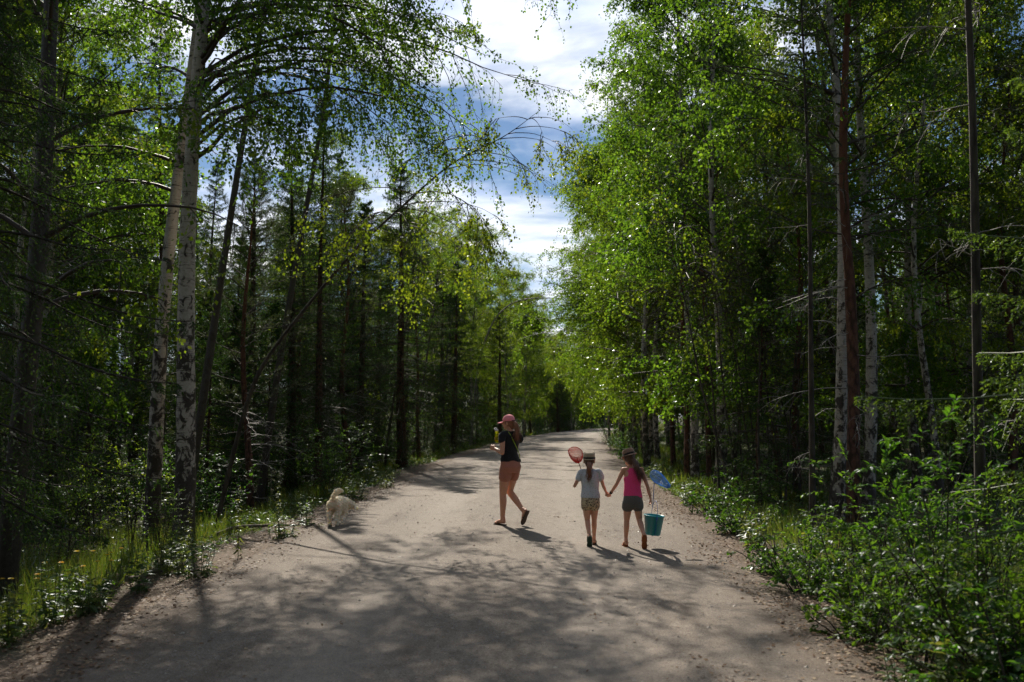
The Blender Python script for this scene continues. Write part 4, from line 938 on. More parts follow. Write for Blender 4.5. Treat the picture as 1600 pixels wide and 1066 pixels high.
# thicket of thin leaning stems on the right
rs = np.random.default_rng(9)
for i in range(13):
    px = 1120 + i * 10.5 + rs.uniform(-4, 4); Y = rs.uniform(19.5, 24); base = Vector((X_at(px, Y), Y, 0)); lx = rs.uniform(-1.5, -.2) if i < 9 else rs.uniform(-.3, 1.2)
    b = birch(900 + i, H=rs.uniform(5, 7.5), r0=.028, cb=.45, Lmax=1.1, nb=12, ns=4, nt=4, nl=6, leaf=.065, lean=(lx, rs.uniform(-.5, .5)), amp=.15, tk=6, off=.03, gap=.4)
    make_tree('alder_stem', 'thin dark stem, ' + ORD[i] + ' from the left in the leaning thicket', 'young tree', 'thicket of thin leaning stems', b[0], b[2], 'dark_bark', 'birch_leaf', (base.x, base.y, tz(base.x, base.y)))
# understorey bushes within the wood
def under(side, n, Y0, Y1, e0, e1, keys, where, smin=.7, smax=1.3):
    c = 0; tr = 0
    while c < n and tr < n * 8:
        tr += 1; y = Y0 + (Y1 - Y0) * rngu.uniform(0, 1) ** 1.2; e = rngu.uniform(e0, e1); x = float(cx(y)) + side * (float(hw(y)) + e)
        if abs(x) > .54 * y + 1.5 or any((x - a) ** 2 + (y - b_) ** 2 < .5 for a, b_ in taken): continue
        k = keys[int(rngu.integers(len(keys)))]; nm = {'sap': 'birch sapling', 'bushy': 'leafy bush', 'mid': 'low shrub'}[k]
        REG.append((plantp(k, x, y, rngu.uniform(smin, smax), rngu.uniform(0, 6.28)), nm, x, y)); taken.append((x, y)); c += 1
under(-1, 44, 14, 44, 2.4, 16, ['sap', 'bushy', 'bushy', 'mid'], 'in the undergrowth of the left wood')
under(-1, 34, 40, 110, 1.4, 7, ['bushy', 'sap'], 'along the far left verge')
under(1, 40, 20, 60, 6, 18, ['sap', 'bushy', 'sap'], 'in the undergrowth of the right wood')
under(-1, 26, 118, 175, .6, 5, ['bushy'], 'x', 1.6, 2.8)
under(1, 22, 45, 75, 9, 24, ['bushy'], 'x', 1.5, 2.4)
under(1, 14, 48, 100, 1.2, 6, ['bushy', 'mid'], 'along the far right verge')
for i, (px, Y, a, ln) in enumerate([(330, 15.4, .5, 1.6), (205, 11.2, .9, .9), (1040, 31, .15, 1.8)]):
    q = Geo(); P = trunk_line(ln, (.1, .05), np.random.default_rng(i), .05, 10); P = P[:, [2, 0, 1]]; tubes(q, P, np.linspace(.035, .012, 10), 7, cap=True)
    o = q.build('fallen_branch', M['log']); x = X_at(px, Y); o.location = (x, Y, tz(x, Y) + .06); o.rotation_euler = (0, -.06, a)
    tag(o, ['pale fallen branch arched in the grass below the birch pair', 'dark stick lying on the left leaf litter', 'fallen log behind the feet of the far birch row'][i], 'branch')
q = Geo(); tubes(q, np.array([[0, 0, -.1], [0, 0, .1], [0.01, 0, .32]]), np.array([.17, .14, .13]), 14, cap=True); o = q.build('tree_stump', M['log']); x = X_at(1283, 16.4); o.location = (x, 16.4, tz(x, 16.4)); tag(o, 'old stump beside the white birch left of the red pine', 'stump')

# a label for every tree and bush of the wood: its kind and its place between the trees that stand out
ZN = [(-9999, 60, 'around the far left birch'), (60, 262, 'between the far left birch and the birch pair'), (262, 497, 'between the birch pair and the dark spruce'), (497, 628, 'between the dark and the reddish spruce'),
      (628, 720, 'between the reddish spruce and the bend'), (720, 800, 'left of the far road'), (800, 945, 'closing the far end of the road'), (945, 1040, 'behind the far birch row'), (1040, 1125, 'behind the white birch and its brown pines'),
      (1125, 1262, 'behind the leaning thicket'), (1262, 1330, 'left of the red pine'), (1330, 1430, 'just right of the red pine'), (1430, 1524, 'left of the black trunk'), (1524, 1640, 'right of the black trunk'), (1640, 9999, 'past the green boughs at the right edge')]
_z = {}
for o, nm, x, y in REG:
    px = 800 + x / y * 1555
    for a, b_, zn in ZN:
        if a <= px < b_: _z.setdefault((nm, zn), []).append((px, o))
for (nm, zn), lst in _z.items():
    lst.sort(key=lambda v: v[0])
    for i, (px, o) in enumerate(lst):
        nm = nm.replace('high crowned', 'tall').replace('slim rough barked', 'slim').replace('low branched', 'low')
        o['label'] = f'{nm} {zn}' if len(lst) == 1 else f'{ORD[min(i, 27)]} {nm} from the left {zn}'
        o['group'] = f'{nm} {zn}'
# ---------------------------------------------------------------- the wood goes on behind the camera: one mass nobody could count from here
src = [c for k in ('birch_full', 'spruce_wide', 'birch_high') for c in HOLD[k][0].children if c.name.split('.')[0] in ('crown', 'trunk')]
pts = {0: [], 1: [], 2: []}; rb_ = np.random.default_rng(8); i = 0
for side in (-1, 1):
    for y in np.arange(-22, 3.5, 3.1):
        for e in (2.6, 6.0, 9.5):
            x = side * (2.9 + e + rb_.uniform(-.6, .6)) - .5; yy = y + rb_.uniform(-.8, .8)
            if yy > 1.5 and e < 6.5: continue
            pts[i % 3].append((x, yy, tz(x, yy))); i += 1
for y in (-24, -28):
    for x in np.arange(-9, 10, 3.2): pts[i % 3].append((x, y, 0)); i += 1
me = bpy.data.meshes.new('woods_behind'); allp = pts[0] + pts[1] + pts[2]; me.from_pydata(allp, [], [])
kd = me.attributes.new('kindno', 'INT', 'POINT'); kd.data.foreach_set('value', [0] * len(pts[0]) + [1] * len(pts[1]) + [2] * len(pts[2]))
wo = bpy.data.objects.new('woods', me); COL.objects.link(wo); wo['kind'] = 'stuff'; wo['label'] = 'forest continuing on both sides behind the viewer'
ng = bpy.data.node_groups.new('woods', 'GeometryNodeTree'); ng.interface.new_socket('Geometry', in_out='INPUT', socket_type='NodeSocketGeometry'); ng.interface.new_socket('Geometry', in_out='OUTPUT', socket_type='NodeSocketGeometry')
gi = ng.nodes.new('NodeGroupInput'); go = ng.nodes.new('NodeGroupOutput'); jn = ng.nodes.new('GeometryNodeJoinGeometry')
rv = ng.nodes.new('FunctionNodeRandomValue'); rv.data_type = 'FLOAT_VECTOR'; rv.inputs[0].default_value = (0, 0, 0); rv.inputs[1].default_value = (0, 0, 6.28)
at2 = ng.nodes.new('GeometryNodeInputNamedAttribute'); at2.data_type = 'INT'; at2.inputs[0].default_value = 'kindno'
for q, k in enumerate(('birch_full', 'spruce_wide', 'birch_high')):
    cmpn = ng.nodes.new('FunctionNodeCompare'); cmpn.data_type = 'INT'; cmpn.operation = 'EQUAL'
    ng.links.new([o for o in at2.outputs if o.enabled][0], cmpn.inputs[2]); cmpn.inputs[3].default_value = q
    for c in HOLD[k][0].children:
        if c.name.split('.')[0] not in ('crown', 'trunk'): continue
        oi = ng.nodes.new('GeometryNodeObjectInfo'); oi.inputs['Object'].default_value = c; oi.inputs['As Instance'].default_value = True
        ip = ng.nodes.new('GeometryNodeInstanceOnPoints'); ng.links.new(gi.outputs[0], ip.inputs['Points']); ng.links.new(cmpn.outputs[0], ip.inputs['Selection'])
        ng.links.new(oi.outputs['Geometry'], ip.inputs['Instance']); ng.links.new(rv.outputs[0], ip.inputs['Rotation']); ng.links.new(ip.outputs[0], jn.inputs[0])
ng.links.new(jn.outputs[0], go.inputs[0]); md = wo.modifiers.new('woods', 'NODES'); md.node_group = ng
# ---------------------------------------------------------------- people and dog
def ico(c, r, seg=16, ring=10):
    c = np.array(c, float); r = np.broadcast_to(np.array(r, float), (3,))
    th = np.linspace(0, math.pi, ring + 1)[1:-1]; ph = np.arange(seg) * 2 * math.pi / seg
    V = [[0, 0, 1]] + [[math.sin(t) * math.cos(p), math.sin(t) * math.sin(p), math.cos(t)] for t in th for p in ph] + [[0, 0, -1]]
    V = np.array(V) * r + c; F = []
    n = len(th)
    for j in range(seg): F.append([0, 1 + j, 1 + (j + 1) % seg])
    for i in range(n - 1):
        for j in range(seg):
            a = 1 + i * seg + j; b_ = 1 + i * seg + (j + 1) % seg
            F.append([a, a + seg, b_ + seg]); F.append([a, b_ + seg, b_])
    e = len(V) - 1
    for j in range(seg): F.append([e, 1 + (n - 1) * seg + (j + 1) % seg, 1 + (n - 1) * seg + j])
    return V, np.array(F)
def blob(g, c, r, rot=None):
    V, F = ico((0, 0, 0), r)
    if rot is not None: V = V @ np.array(rot.to_3x3() if hasattr(rot, 'to_3x3') else rot).T
    g.add(V + np.array(c), F); return g
def smoothline(pts, rad, n=14):
    pts = np.array(pts, float); rad = np.array(rad, float); k = len(pts)
    if k == 2: u = np.linspace(0, 1, n); return pts[0] * (1 - u[:, None]) + pts[1] * u[:, None], rad[0] * (1 - u) + rad[1] * u
    t = np.linspace(0, k - 1, n * (k - 1) // 2 + 1); P = np.stack([np.interp(t, range(k), pts[:, i]) for i in range(3)], -1); r = np.interp(t, range(k), rad)
    for _ in range(2): P[1:-1] = (P[:-2] + 2 * P[1:-1] + P[2:]) / 4; r[1:-1] = (r[:-2] + 2 * r[1:-1] + r[2:]) / 4
    return P, r
def limb(g, pts, rad, k=14, n=14):
    P, r = smoothline(pts, rad, n); tubes(g, P, r, k, cap=True); blob(g, P[0], r[0] * .995); blob(g, P[-1], r[-1] * .995); return g
def loft(g, secs, k=22):
    """secs: (x, y, z, rx, ry) rings upward"""
    a = np.arange(k) * 2 * math.pi / k; S = np.array(secs, float)
    t = np.linspace(0, len(S) - 1, (len(S) - 1) * 4 + 1); S = np.stack([np.interp(t, range(len(S)), S[:, i]) for i in range(5)], -1)
    S[1:-1] = (S[:-2] + 2 * S[1:-1] + S[2:]) / 4
    V = np.stack([S[:, 0:1] + S[:, 3:4] * np.cos(a), S[:, 1:2] + S[:, 4:5] * np.sin(a), S[:, 2:3].repeat(k, 1)], -1).reshape(-1, 3); n = len(S)
    F = []
    for i in range(n - 1):
        for j in range(k): F.append([i * k + j, i * k + (j + 1) % k, (i + 1) * k + (j + 1) % k, (i + 1) * k + j])
    o = g.n; g.add(V, F)
    b0 = [o + (k - 1 - j) for j in range(k)]; 
    g.add([S[0, :3], S[-1, :3]], np.zeros((0, 3), int)); c0 = g.n - 2; c1 = g.n - 1
    g.F.append((np.array([[c0, o + (j + 1) % k, o + j] for j in range(k)] + [[c1, o + (n - 1) * k + j, o + (n - 1) * k + (j + 1) % k] for j in range(k)]), 0))
    return g
def organic(name, g, mat, parent, voxel=.006, it=3, disp=None, loc=None):
    me = g.mesh('tmp', mat); o = bpy.data.objects.new('tmp', me); COL.objects.link(o)
    r = o.modifiers.new('r', 'REMESH'); r.mode = 'VOXEL'; r.voxel_size = voxel; r.use_smooth_shade = True
    if it: s = o.modifiers.new('s', 'SMOOTH'); s.factor = .5; s.iterations = it
    dg = bpy.context.evaluated_depsgraph_get(); dg.update(); m2 = bpy.data.meshes.new_from_object(o.evaluated_get(dg))
    bpy.data.objects.remove(o); bpy.data.meshes.remove(me); m2.name = name
    if disp:
        n = len(m2.vertices); V = np.zeros(n * 3, np.float32); m2.vertices.foreach_get('co', V); V = V.reshape(-1, 3)
        Nn = np.zeros(n * 3, np.float32); m2.vertices.foreach_get('normal', Nn); V = V + Nn.reshape(-1, 3) * disp(V)[:, None]
        m2.vertices.foreach_set('co', V.astype(np.float32).ravel()); m2.update()
    for p in m2.polygons: p.use_smooth = True
    m2.materials.clear(); m2.materials.append(mat)
    ob = bpy.data.objects.new(name, m2); COL.objects.link(ob); ob.parent = parent
    return ob
def folds(amp, sx=9., sz=26.):
    return lambda V: amp * (np.sin(V[:, 2] * sz + np.sin(V[:, 0] * sx * 2) * 1.6 + V[:, 1] * sx) * .6 + np.sin(V[:, 0] * sx * 3 + V[:, 2] * sz * .45 + 1.3) * .5 + np.sin(V[:, 2] * sz * 2.3 + V[:, 0] * 21 + V[:, 1] * 17) * .25)

def skin_mat(name, col):
    m, N, L = new_mat(name); t = N.new('ShaderNodeTexCoord'); n = tex(N, L, 'Noise', 9, t.outputs['Object'], Detail=4)
    c = mixc(N, L, n.outputs['Fac'], tuple(v * .86 for v in col), (min(1, col[0] * 1.1), col[1] * 1.0, col[2] * .96))
    p = finish(N, L, c, .48, n.outputs['Fac'], .05, .003, .4); p.inputs['Subsurface Weight'].default_value = .15; p.inputs['Subsurface Radius'].default_value = (.012, .005, .003); return m
M['skin'] = skin_mat('skin', (.58, .31, .20)); M['skin_child'] = skin_mat('child skin', (.62, .34, .23))
def cloth(name, col, var=.08, tw=0.0, pattern=None):
    m, N, L = new_mat(name); t = N.new('ShaderNodeTexCoord'); ob = t.outputs['Object']; w_ = tex(N, L, 'Noise', 260, ob, Detail=2)
    n = tex(N, L, 'Noise', 7, ob, Detail=4); c = mixc(N, L, n.outputs['Fac'], tuple(v * (1 - var) for v in col), tuple(min(1, v * (1 + var)) for v in col))
    if pattern == 'leopard':
        v = tex(N, L, 'Voronoi', 48, ob); r = ramp(N, L, v.outputs['Distance'], [(0, 0), (.28, 0), (.32, 1), (.52, 1), (.58, 0)])
        n3 = tex(N, L, 'Noise', 60, ob); r2 = ramp(N, L, n3.outputs['Fac'], [(.42, 0), (.48, 1)])
        mm = N.new('ShaderNodeMath'); mm.operation = 'MULTIPLY'; L.new(r.outputs[0], mm.inputs[0]); L.new(r2.outputs[0], mm.inputs[1])
        c = mixc(N, L, mm.outputs[0], (.52, .42, .27), (.035, .025, .02))
    if pattern == 'dots':
        v = tex(N, L, 'Voronoi', 62, ob); r = ramp(N, L, v.outputs['Distance'], [(.20, 1), (.26, 0)]); c = mixc(N, L, r.outputs[0], c, (.16, .16, .17))
    if pattern == 'straw':
        s = N.new('ShaderNodeSeparateXYZ'); L.new(ob, s.inputs[0]); wv = tex(N, L, 'Wave', 42, ob); wv.bands_direction = 'Z'
        c = mixc(N, L, wv.outputs['Fac'], tuple(v * .7 for v in col), c)
    p = finish(N, L, c, .85, w_.outputs['Fac'], .25, .002, .2, .15)
    return m
def hair_mat(name, a, b_):
    m, N, L = new_mat(name); t = N.new('ShaderNodeTexCoord'); n = tex(N, L, 'Noise', 1, mapv(N, L, t.outputs['Object'], (90, 90, 9)), Detail=4)
    finish(N, L, mixc(N, L, n.outputs['Fac'], a, b_), .42, n.outputs['Fac'], .6, .006, .5); return m
M['hair_red'] = hair_mat('auburn hair', (.10, .038, .018), (.34, .15, .07)); M['hair_brown'] = hair_mat('brown hair', (.035, .016, .010), (.14, .065, .036))
M['black_cloth'] = cloth('black cotton', (.014, .014, .016)); M['rust_cloth'] = cloth('rust cotton', (.38, .16, .105)); M['pink_cap'] = cloth('pink cap cloth', (.90, .30, .33))
M['tee'] = cloth('speckled white jersey', (.50, .53, .56), pattern='dots'); M['leopard'] = cloth('leopard print', (.5, .4, .27), pattern='leopard'); M['pink_top'] = cloth('hot pink jersey', (.82, .07, .22)); M['grey_cloth'] = cloth('grey cotton', (.115, .105, .095))
M['hat_sand'] = cloth('sand straw', (.46, .36, .24), pattern='straw'); M['hat_brown'] = cloth('brown straw', (.30, .18, .12), pattern='straw'); M['hat_band'] = cloth('dark hat band', (.03, .025, .022))
M['strap'] = plain('lime strap', (.30, .42, .04), .6, .1); M['sole'] = plain('sandal sole', (.065, .042, .03), .7, .3); M['sole_orange'] = plain('orange sandal sole', (.30, .10, .035), .7, .2); M['sole_green'] = plain('dark green sandal sole', (.035, .07, .05), .6, .2)
M['teal'] = plain('teal plastic', (.01, .26, .30), .32, .08, 6, .02, .5); M['blue_plastic'] = plain('blue plastic', (.03, .12, .42), .35, .1, 6, .02, .5); M['red_plastic'] = plain('red plastic', (.62, .04, .04), .4, .1, 6, .02, .5); M['wood_pole'] = plain('bamboo pole', (.16, .09, .05), .6, .2); M['eye'] = plain('eye', (.05, .035, .03), .2, .1); M['lips'] = plain('lips', (.42, .14, .12), .4, .1); M['dark_nose'] = plain('dog nose', (.02, .017, .016), .4, .1)
M['white_plastic'] = plain('white plastic', (.7, .72, .74), .3, .05, 6, .02, .5)
def netting(name, col):
    m, N, L = new_mat(name); o = N.new('ShaderNodeOutputMaterial'); d = N.new('ShaderNodeBsdfDiffuse'); t = N.new('ShaderNodeBsdfTranslucent'); d.inputs[0].default_value = (*col, 1); t.inputs[0].default_value = (*col, 1)
    a = N.new('ShaderNodeMixShader'); a.inputs[0].default_value = .5; L.new(d.outputs[0], a.inputs[1]); L.new(t.outputs[0], a.inputs[2]); L.new(a.outputs[0], o.inputs[0]); return m
M['red_net'] = netting('red net thread', (.85, .10, .08)); M['blue_net'] = netting('blue net thread', (.22, .48, .88))
def liquid(name, col):
    m, N, L = new_mat(name); o = N.new('ShaderNodeOutputMaterial'); p = N.new('ShaderNodeBsdfPrincipled'); p.inputs['Base Color'].default_value = (*col, 1); p.inputs['Transmission Weight'].default_value = .75; p.inputs['Roughness'].default_value = .12; p.inputs['IOR'].default_value = 1.3; L.new(p.outputs[0], o.inputs[0]); return m
M['lime_bottle'] = liquid('lime tinted bottle', (.75, .85, .03))

def hand(g, wr, d, nrm, curl, side, s=1.0, thumb_up=False):
    """wr wrist, d pointing direction, nrm the way the palm faces, side +1 when the thumb lies along d x nrm"""
    d = norm(np.array(d, float)); nrm = np.array(nrm, float); nrm = norm(nrm - d * np.dot(nrm, d)); u = np.cross(d, nrm) * side
    wr = np.array(wr, float); P = lambda a, b_, c: wr + (d * a + u * b_ + nrm * c) * s
    for k, y in enumerate((-.026, -.009, .009, .026)): limb(g, [P(.0, y * .55, 0), P(.045, y * .9, -.003), P(.082, y, 0)], np.array([.015, .0145, .0115]) * s, 8, 6)
    for k, (y, ln) in enumerate(((.028, .066), (.009, .074), (-.010, .068), (-.027, .054))):
        p0 = np.array([.082, y, 0.]); pts = [P(*p0)]; ang = 0; q = p0.copy()
        for seg, fr in ((0, .46), (1, .30), (2, .24)):
            ang += curl * (.75, .95, .7)[seg] + k * .04; q = q + np.array([math.cos(ang), 0, math.sin(ang)]) * ln * fr; pts.append(P(*q))
        limb(g, pts, np.array([.0092, .0088, .0080, .0068]) * s, 8, 6)
    if thumb_up: limb(g, [P(.012, .02, .006), P(.045, .042, .008), P(.062, .068, .006), P(.066, .092, .002)], np.array([.013, .012, .0105, .008]) * s, 8, 6)
    else: limb(g, [P(.010, .018, .006), P(.038, .040, .018), P(.064, .040, .034), P(.082, .028, .040)], np.array([.013, .012, .0105, .008]) * s, 8, 6)
def foot(g, ank, d, s=1.0, pitch=0.0):
    """ank ankle centre; d heading (x, y); pitch > 0 lifts the heel"""
    d = np.array([d[0], d[1], 0.]); d = norm(d); c, s_ = math.cos(pitch), math.sin(pitch); f = np.array([d[0] * c, d[1] * c, -s_]); up_ = np.array([d[0] * s_, d[1] * s_, c]); sd = np.cross(d, [0, 0, 1])
    A = np.array(ank, float); P = lambda a, b_, h: A + (f * a + sd * b_ + up_ * h) * s
    limb(g, [P(-.035, 0, -.04), P(.03, 0, -.036), P(.10, .004, -.052), P(.15, .006, -.062)], np.array([.030, .034, .030, .020]) * s, 12, 8)
    limb(g, [P(-.02, 0, .02), P(-.03, 0, -.035)], np.array([.031, .030]) * s, 12, 6)
    limb(g, [P(.11, .022, -.062), P(.165, .020, -.066)], np.array([.020, .014]) * s, 8, 5); limb(g, [P(.10, -.018, -.062), P(.15, -.022, -.066)], np.array([.018, .012]) * s, 8, 5)
    for k, y in enumerate((.030, .014, .001, -.011, -.022)): limb(g, [P(.135, y * .95, -.066), P(.185 - k * .009, y, -.069)], np.array([.0115 if k == 0 else .009, .0105 if k == 0 else .0075]) * s, 7, 4)
    return P
def sandal(P, mat, parent, back=False):
    g = Geo(); out = [(-.07, 0.026), (-.04, .034), (.04, .031), (.12, .046), (.17, .040), (.195, .018), (.195, -.012), (.16, -.036), (.11, -.042), (.03, -.031), (-.04, -.034), (-.07, -.022)]
    n = len(out); V = [P(a, b_, -.077) for a, b_ in out] + [P(a, b_, -.092) for a, b_ in out]
    F = [[i, (i + 1) % n, n + (i + 1) % n, n + i] for i in range(n)]; g.add(V, F); c = g.n; g.add([P(.06, 0, -.077), P(.06, 0, -.092)], np.zeros((0, 3), int))
    g.F.append((np.array([[c, (i + 1) % n, i] for i in range(n)] + [[c + 1, n + i, n + (i + 1) % n] for i in range(n)]), 0)); o = g.build('sandal', M[mat], parent, smooth=False)
    q = Geo(); ref = [P(.155, .010, -.078), P(.13, .008, -.035), P(.085, .036, -.040), P(.05, .038, -.078)]; limb(q, ref, [.005] * 4, 6, 6); limb(q, [P(.13, .008, -.035), P(.085, -.034, -.045), P(.05, -.036, -.078)], [.005] * 3, 6, 6)
    if back: limb(q, [P(.05, .038, -.07), P(-.02, .034, -.02), P(-.062, 0, -.015), P(-.02, -.034, -.02), P(.05, -.036, -.07)], [.006] * 5, 6, 8)
    q.build('strap', M[mat], o)
def ring_pts(c, r, ax1, ax2, n=28):
    a = np.arange(n + 1) * 2 * math.pi / n; return np.array(c) + r * (np.cos(a)[:, None] * np.array(ax1) + np.sin(a)[:, None] * np.array(ax2))

def person(name_lbl, loc, rz, J, s, hs, skin, T, vox, group=None):
    """J joints in body space (x right, y ahead); s limb and trunk scale; hs head scale; T torso rings"""
    t = empty('person', loc, rz); tag(t, name_lbl, 'person', group)
    g = Geo(); loft(g, T)
    nk = np.array(J['neck']); hd = np.array(J['head'])
    limb(g, [nk + [0, 0, -.05 * s], nk + (hd - nk) * .6], [.055 * s, .048 * s])
    f = J['face']; fd = np.array([-math.sin(f), math.cos(f), 0.]); sd = np.array([math.cos(f), math.sin(f), 0.]); Rm = np.stack([sd, fd, [0, 0, 1]], 1)
    hp = lambda a, b_, c: hd + (sd * a + fd * b_ + np.array([0, 0, 1.]) * c) * hs
    blob(g, hp(0, -.008, .022), np.array([.072, .088, .088]) * hs, Rm); blob(g, hp(0, .018, -.045), np.array([.056, .064, .062]) * hs, Rm); blob(g, hp(0, .048, -.078), np.array([.028, .026, .024]) * hs, Rm)
    limb(g, [hp(0, .083, .015), hp(0, .100, -.022)], np.array([.009, .013]) * hs, 8, 5)
    for q in (-1, 1): blob(g, hp(q * .073, -.004, -.012), np.array([.010, .020, .030]) * hs, Rm); blob(g, hp(q * .04, .06, -.02), np.array([.022, .02, .02]) * hs, Rm)
    for k in ('L', 'R'):
        limb(g, [J['hip' + k], np.array(J['hip' + k]) * .5 + np.array(J['knee' + k]) * .5, J['knee' + k]], np.array([.088, .078, .054]) * s * J.get('leg', 1))
        kn = np.array(J['knee' + k]); an_ = np.array(J['ank' + k]); back = np.array([0, -.012 * s, 0])
        limb(g, [kn, kn * .7 + an_ * .3 + back, kn * .35 + an_ * .65 + back * .5, an_], np.array([.052, .055, .042, .033]) * s * J.get('leg', 1), 14, 16)
        limb(g, [J['sh' + k], np.array(J['sh' + k]) * .5 + np.array(J['el' + k]) * .5, J['el' + k]], np.array([.046, .041, .034]) * s * J.get('arm', 1))
        limb(g, [J['el' + k], np.array(J['el' + k]) * .65 + np.array(J['wr' + k]) * .35, J['wr' + k]], np.array([.034, .035, .023]) * s * J.get('arm', 1))
        limb(g, [np.array(J['neck']) - [0, 0, .03 * s], J['sh' + k]], np.array([.045, .045]) * s)
        hand(g, J['wr' + k], *J['hand' + k], s=s)
    Ps = [foot(g, J['ank' + k], J['foot' + k][0], s * J.get('ft', 1), J['foot' + k][1]) for k in ('L', 'R')]
    body = organic('body', g, M[skin], t, vox, 2)
    for q in (-1, 1):
        e = Geo(); blob(e, hp(q * .030, .074, .012), np.array([.0125, .010, .008]) * hs, Rm); e.build('eye', M['eye'], body)
    e = Geo(); blob(e, hp(0, .082, -.052), np.array([.022, .010, .008]) * hs, Rm); e.build('mouth', M['lips'], body)
    return t, hp, Rm, Ps
def A_(*v): return np.array(v, float)

# ---- woman in the pink cap
YW = 15.35; XW = -.03; psi = R(40)
zw = roadz(XW, YW)
Tw = [(0, 0, .80, .150, .105), (0, -.01, .88, .172, .125), (0, -.005, .96, .158, .112), (0, .005, 1.07, .122, .090), (0, .01, 1.17, .132, .098), (0, .012, 1.26, .148, .108), (0, 0, 1.35, .150, .088), (0, -.01, 1.41, .10, .065), (0, -.01, 1.44, .055, .05)]
J = dict(neck=(0, -.005, 1.43), head=(-.01, .025, 1.555), face=R(28), hipL=(-.085, 0, .86), kneeL=(-.085, .07, .47), ankL=(-.08, .085, .095), hipR=(.085, 0, .86), kneeR=(.078, .11, .50), ankR=(.085, -.215, .225),
         shL=(-.155, -.005, 1.375), elL=(-.20, -.055, 1.105), wrL=(-.185, .155, 1.165), shR=(.155, -.005, 1.375), elR=(.235, .13, 1.17), wrR=(.085, .285, 1.30),
         handL=((-.05, 1, .25), (1, .05, -.1), 1.25, -1, 1.0, True), handR=((-.8, .45, .35), (-.35, .3, 0), .9, 1), footL=((-.05, 1), 0.0), footR=((0, 1), 1.0))
def hand_wrap(h): return h
J['handL'] = ((-.05, 1, .25), (1, .05, -.1), 1.25, -1); J['handR'] = ((-.95, .35, .25), (.15, .9, 0), .75, 1)
wt, hp, Rm, Ps = person('woman in a pink cap, black top and rust shorts walking up the road', (XW, YW, zw), psi, J, 1.0, 1.0, 'skin', Tw, .0066)
for P_ in Ps: sandal(P_, 'sole', wt)
g = Geo(); loft(g, [(0, .0, .965, .163, .128), (0, .0, 1.0, .160, .120), (0, .008, 1.08, .142, .108), (0, .012, 1.17, .147, .112), (0, .014, 1.26, .160, .122), (0, 0, 1.35, .160, .100), (0, -.008, 1.415, .105, .074), (0, -.01, 1.435, .072, .062)])
for q in (-1, 1): limb(g, [(q * .07, -.005, 1.385), (q * .165, -.008, 1.365), (q * .185, -.018, 1.30)], [.062, .060, .056])
organic('black_top', g, M['black_cloth'], wt, .007, 2, folds(.006))
g = Geo(); loft(g, [(0, -.005, .80, .160, .118), (0, -.012, .88, .182, .137), (0, -.006, .95, .168, .124), (0, 0, .985, .158, .115)])
for k, q in (('L', -1), ('R', 1)): limb(g, [J['hip' + k], A_(*J['hip' + k]) * .68 + A_(*J['knee' + k]) * .32], [.098, .099])
organic('shorts', g, M['rust_cloth'], wt, .007, 1, folds(.004, 7, 15))
# hair: cap of hair and a long ponytail
g = Geo(); blob(g, hp(0, -.018, .018), (.079, .090, .090), Rm); blob(g, hp(0, -.06, -.04), (.058, .045, .06), Rm)
hair = organic('hair', g, M['hair_red'], wt, .007, 2, folds(.003, 30, 10))
def w2l(dx, dy, z, a=psi): return A_(dx * math.cos(a) + dy * math.sin(a), -dx * math.sin(a) + dy * math.cos(a), z)
g = Geo(); tl = [hp(0, -.098, .02), w2l(.085, -.09, 1.535), w2l(.115, -.10, 1.45), w2l(.105, -.11, 1.38), w2l(.10, -.105, 1.31)]
limb(g, tl, [.022, .036, .042, .034, .010], 14, 10)
pt = organic('ponytail', g, M['hair_red'], wt, .006, 1, folds(.005, 34, 8))
e = Geo(); limb(e, [hp(0, -.094, .022), hp(0, -.108, .018)], [.026, .026]); e.build('hair_tie', M['black_cloth'], pt)
g = Geo()
V, F = ico((0, 0, 0), (.086, .099, .090), 24, 14); keep = V[:, 2] > -.012; V[:, 2] = np.maximum(V[:, 2], -.012); V = V @ Rm.T; V = V + hp(0, -.006, .042); g.add(V, F)
cap_ = organic('cap', g, M['pink_cap'], wt, .006, 1, None)
g = Geo(); ys = np.linspace(.06, .165, 6); xs = np.linspace(-1, 1, 11); V = []; 
for lay in (0, -.004):
    for y in ys:
        wd = .072 * math.sqrt(max(0, 1 - ((y - .06) / .118) ** 2)) + .012
        for x in xs: V.append(hp(x * wd, y, .034 - .55 * (x * wd) ** 2 * 6 - (y - .06) * .28 + lay))
F = []; nx = len(xs); ny = len(ys)
for l_ in (0, 1):
    for i in range(ny - 1):
        for j in range(nx - 1):
            a = l_ * nx * ny + i * nx + j; F.append([a, a + 1, a + nx + 1, a + nx] if l_ == 0 else [a, a + nx, a + nx + 1, a + 1])
for i in range(ny - 1):
    for j in (0, nx - 1): a = i * nx + j; F.append([a, a + nx, a + nx + nx * ny, a + nx * ny])
for j in range(nx - 1): a = (ny - 1) * nx + j; F.append([a, a + 1, a + 1 + nx * ny, a + nx * ny])
g.add(V, F); g.build('brim', M['pink_cap'], cap_)
g = Geo(); limb(g, [hp(.05, -.085, .034), hp(0, -.105, .034), hp(-.05, -.085, .034)], [.009, .009, .009], 8, 8); g.build('cap_strap', M['black_cloth'], cap_)
# lime shoulder strap and small bag on the far hip
P = [(-.085, .07, 1.40), (-.088, .0, 1.448), (-.075, -.072, 1.405), (-.03, -.112, 1.29), (.05, -.118, 1.15), (.125, -.085, 1.05), (.165, -.02, 1.0), (.155, .05, 1.0)]
Pn, rr = smoothline(P, [.006] * len(P), 12); g = Geo(); tubes(g, Pn, rr, 6); g.build('bag_strap', M['strap'], wt)
g = Geo(); blob(g, (.185, .03, .975), (.030, .065, .045)); organic('hip_bag', g, M['black_cloth'], wt, .007, 1)
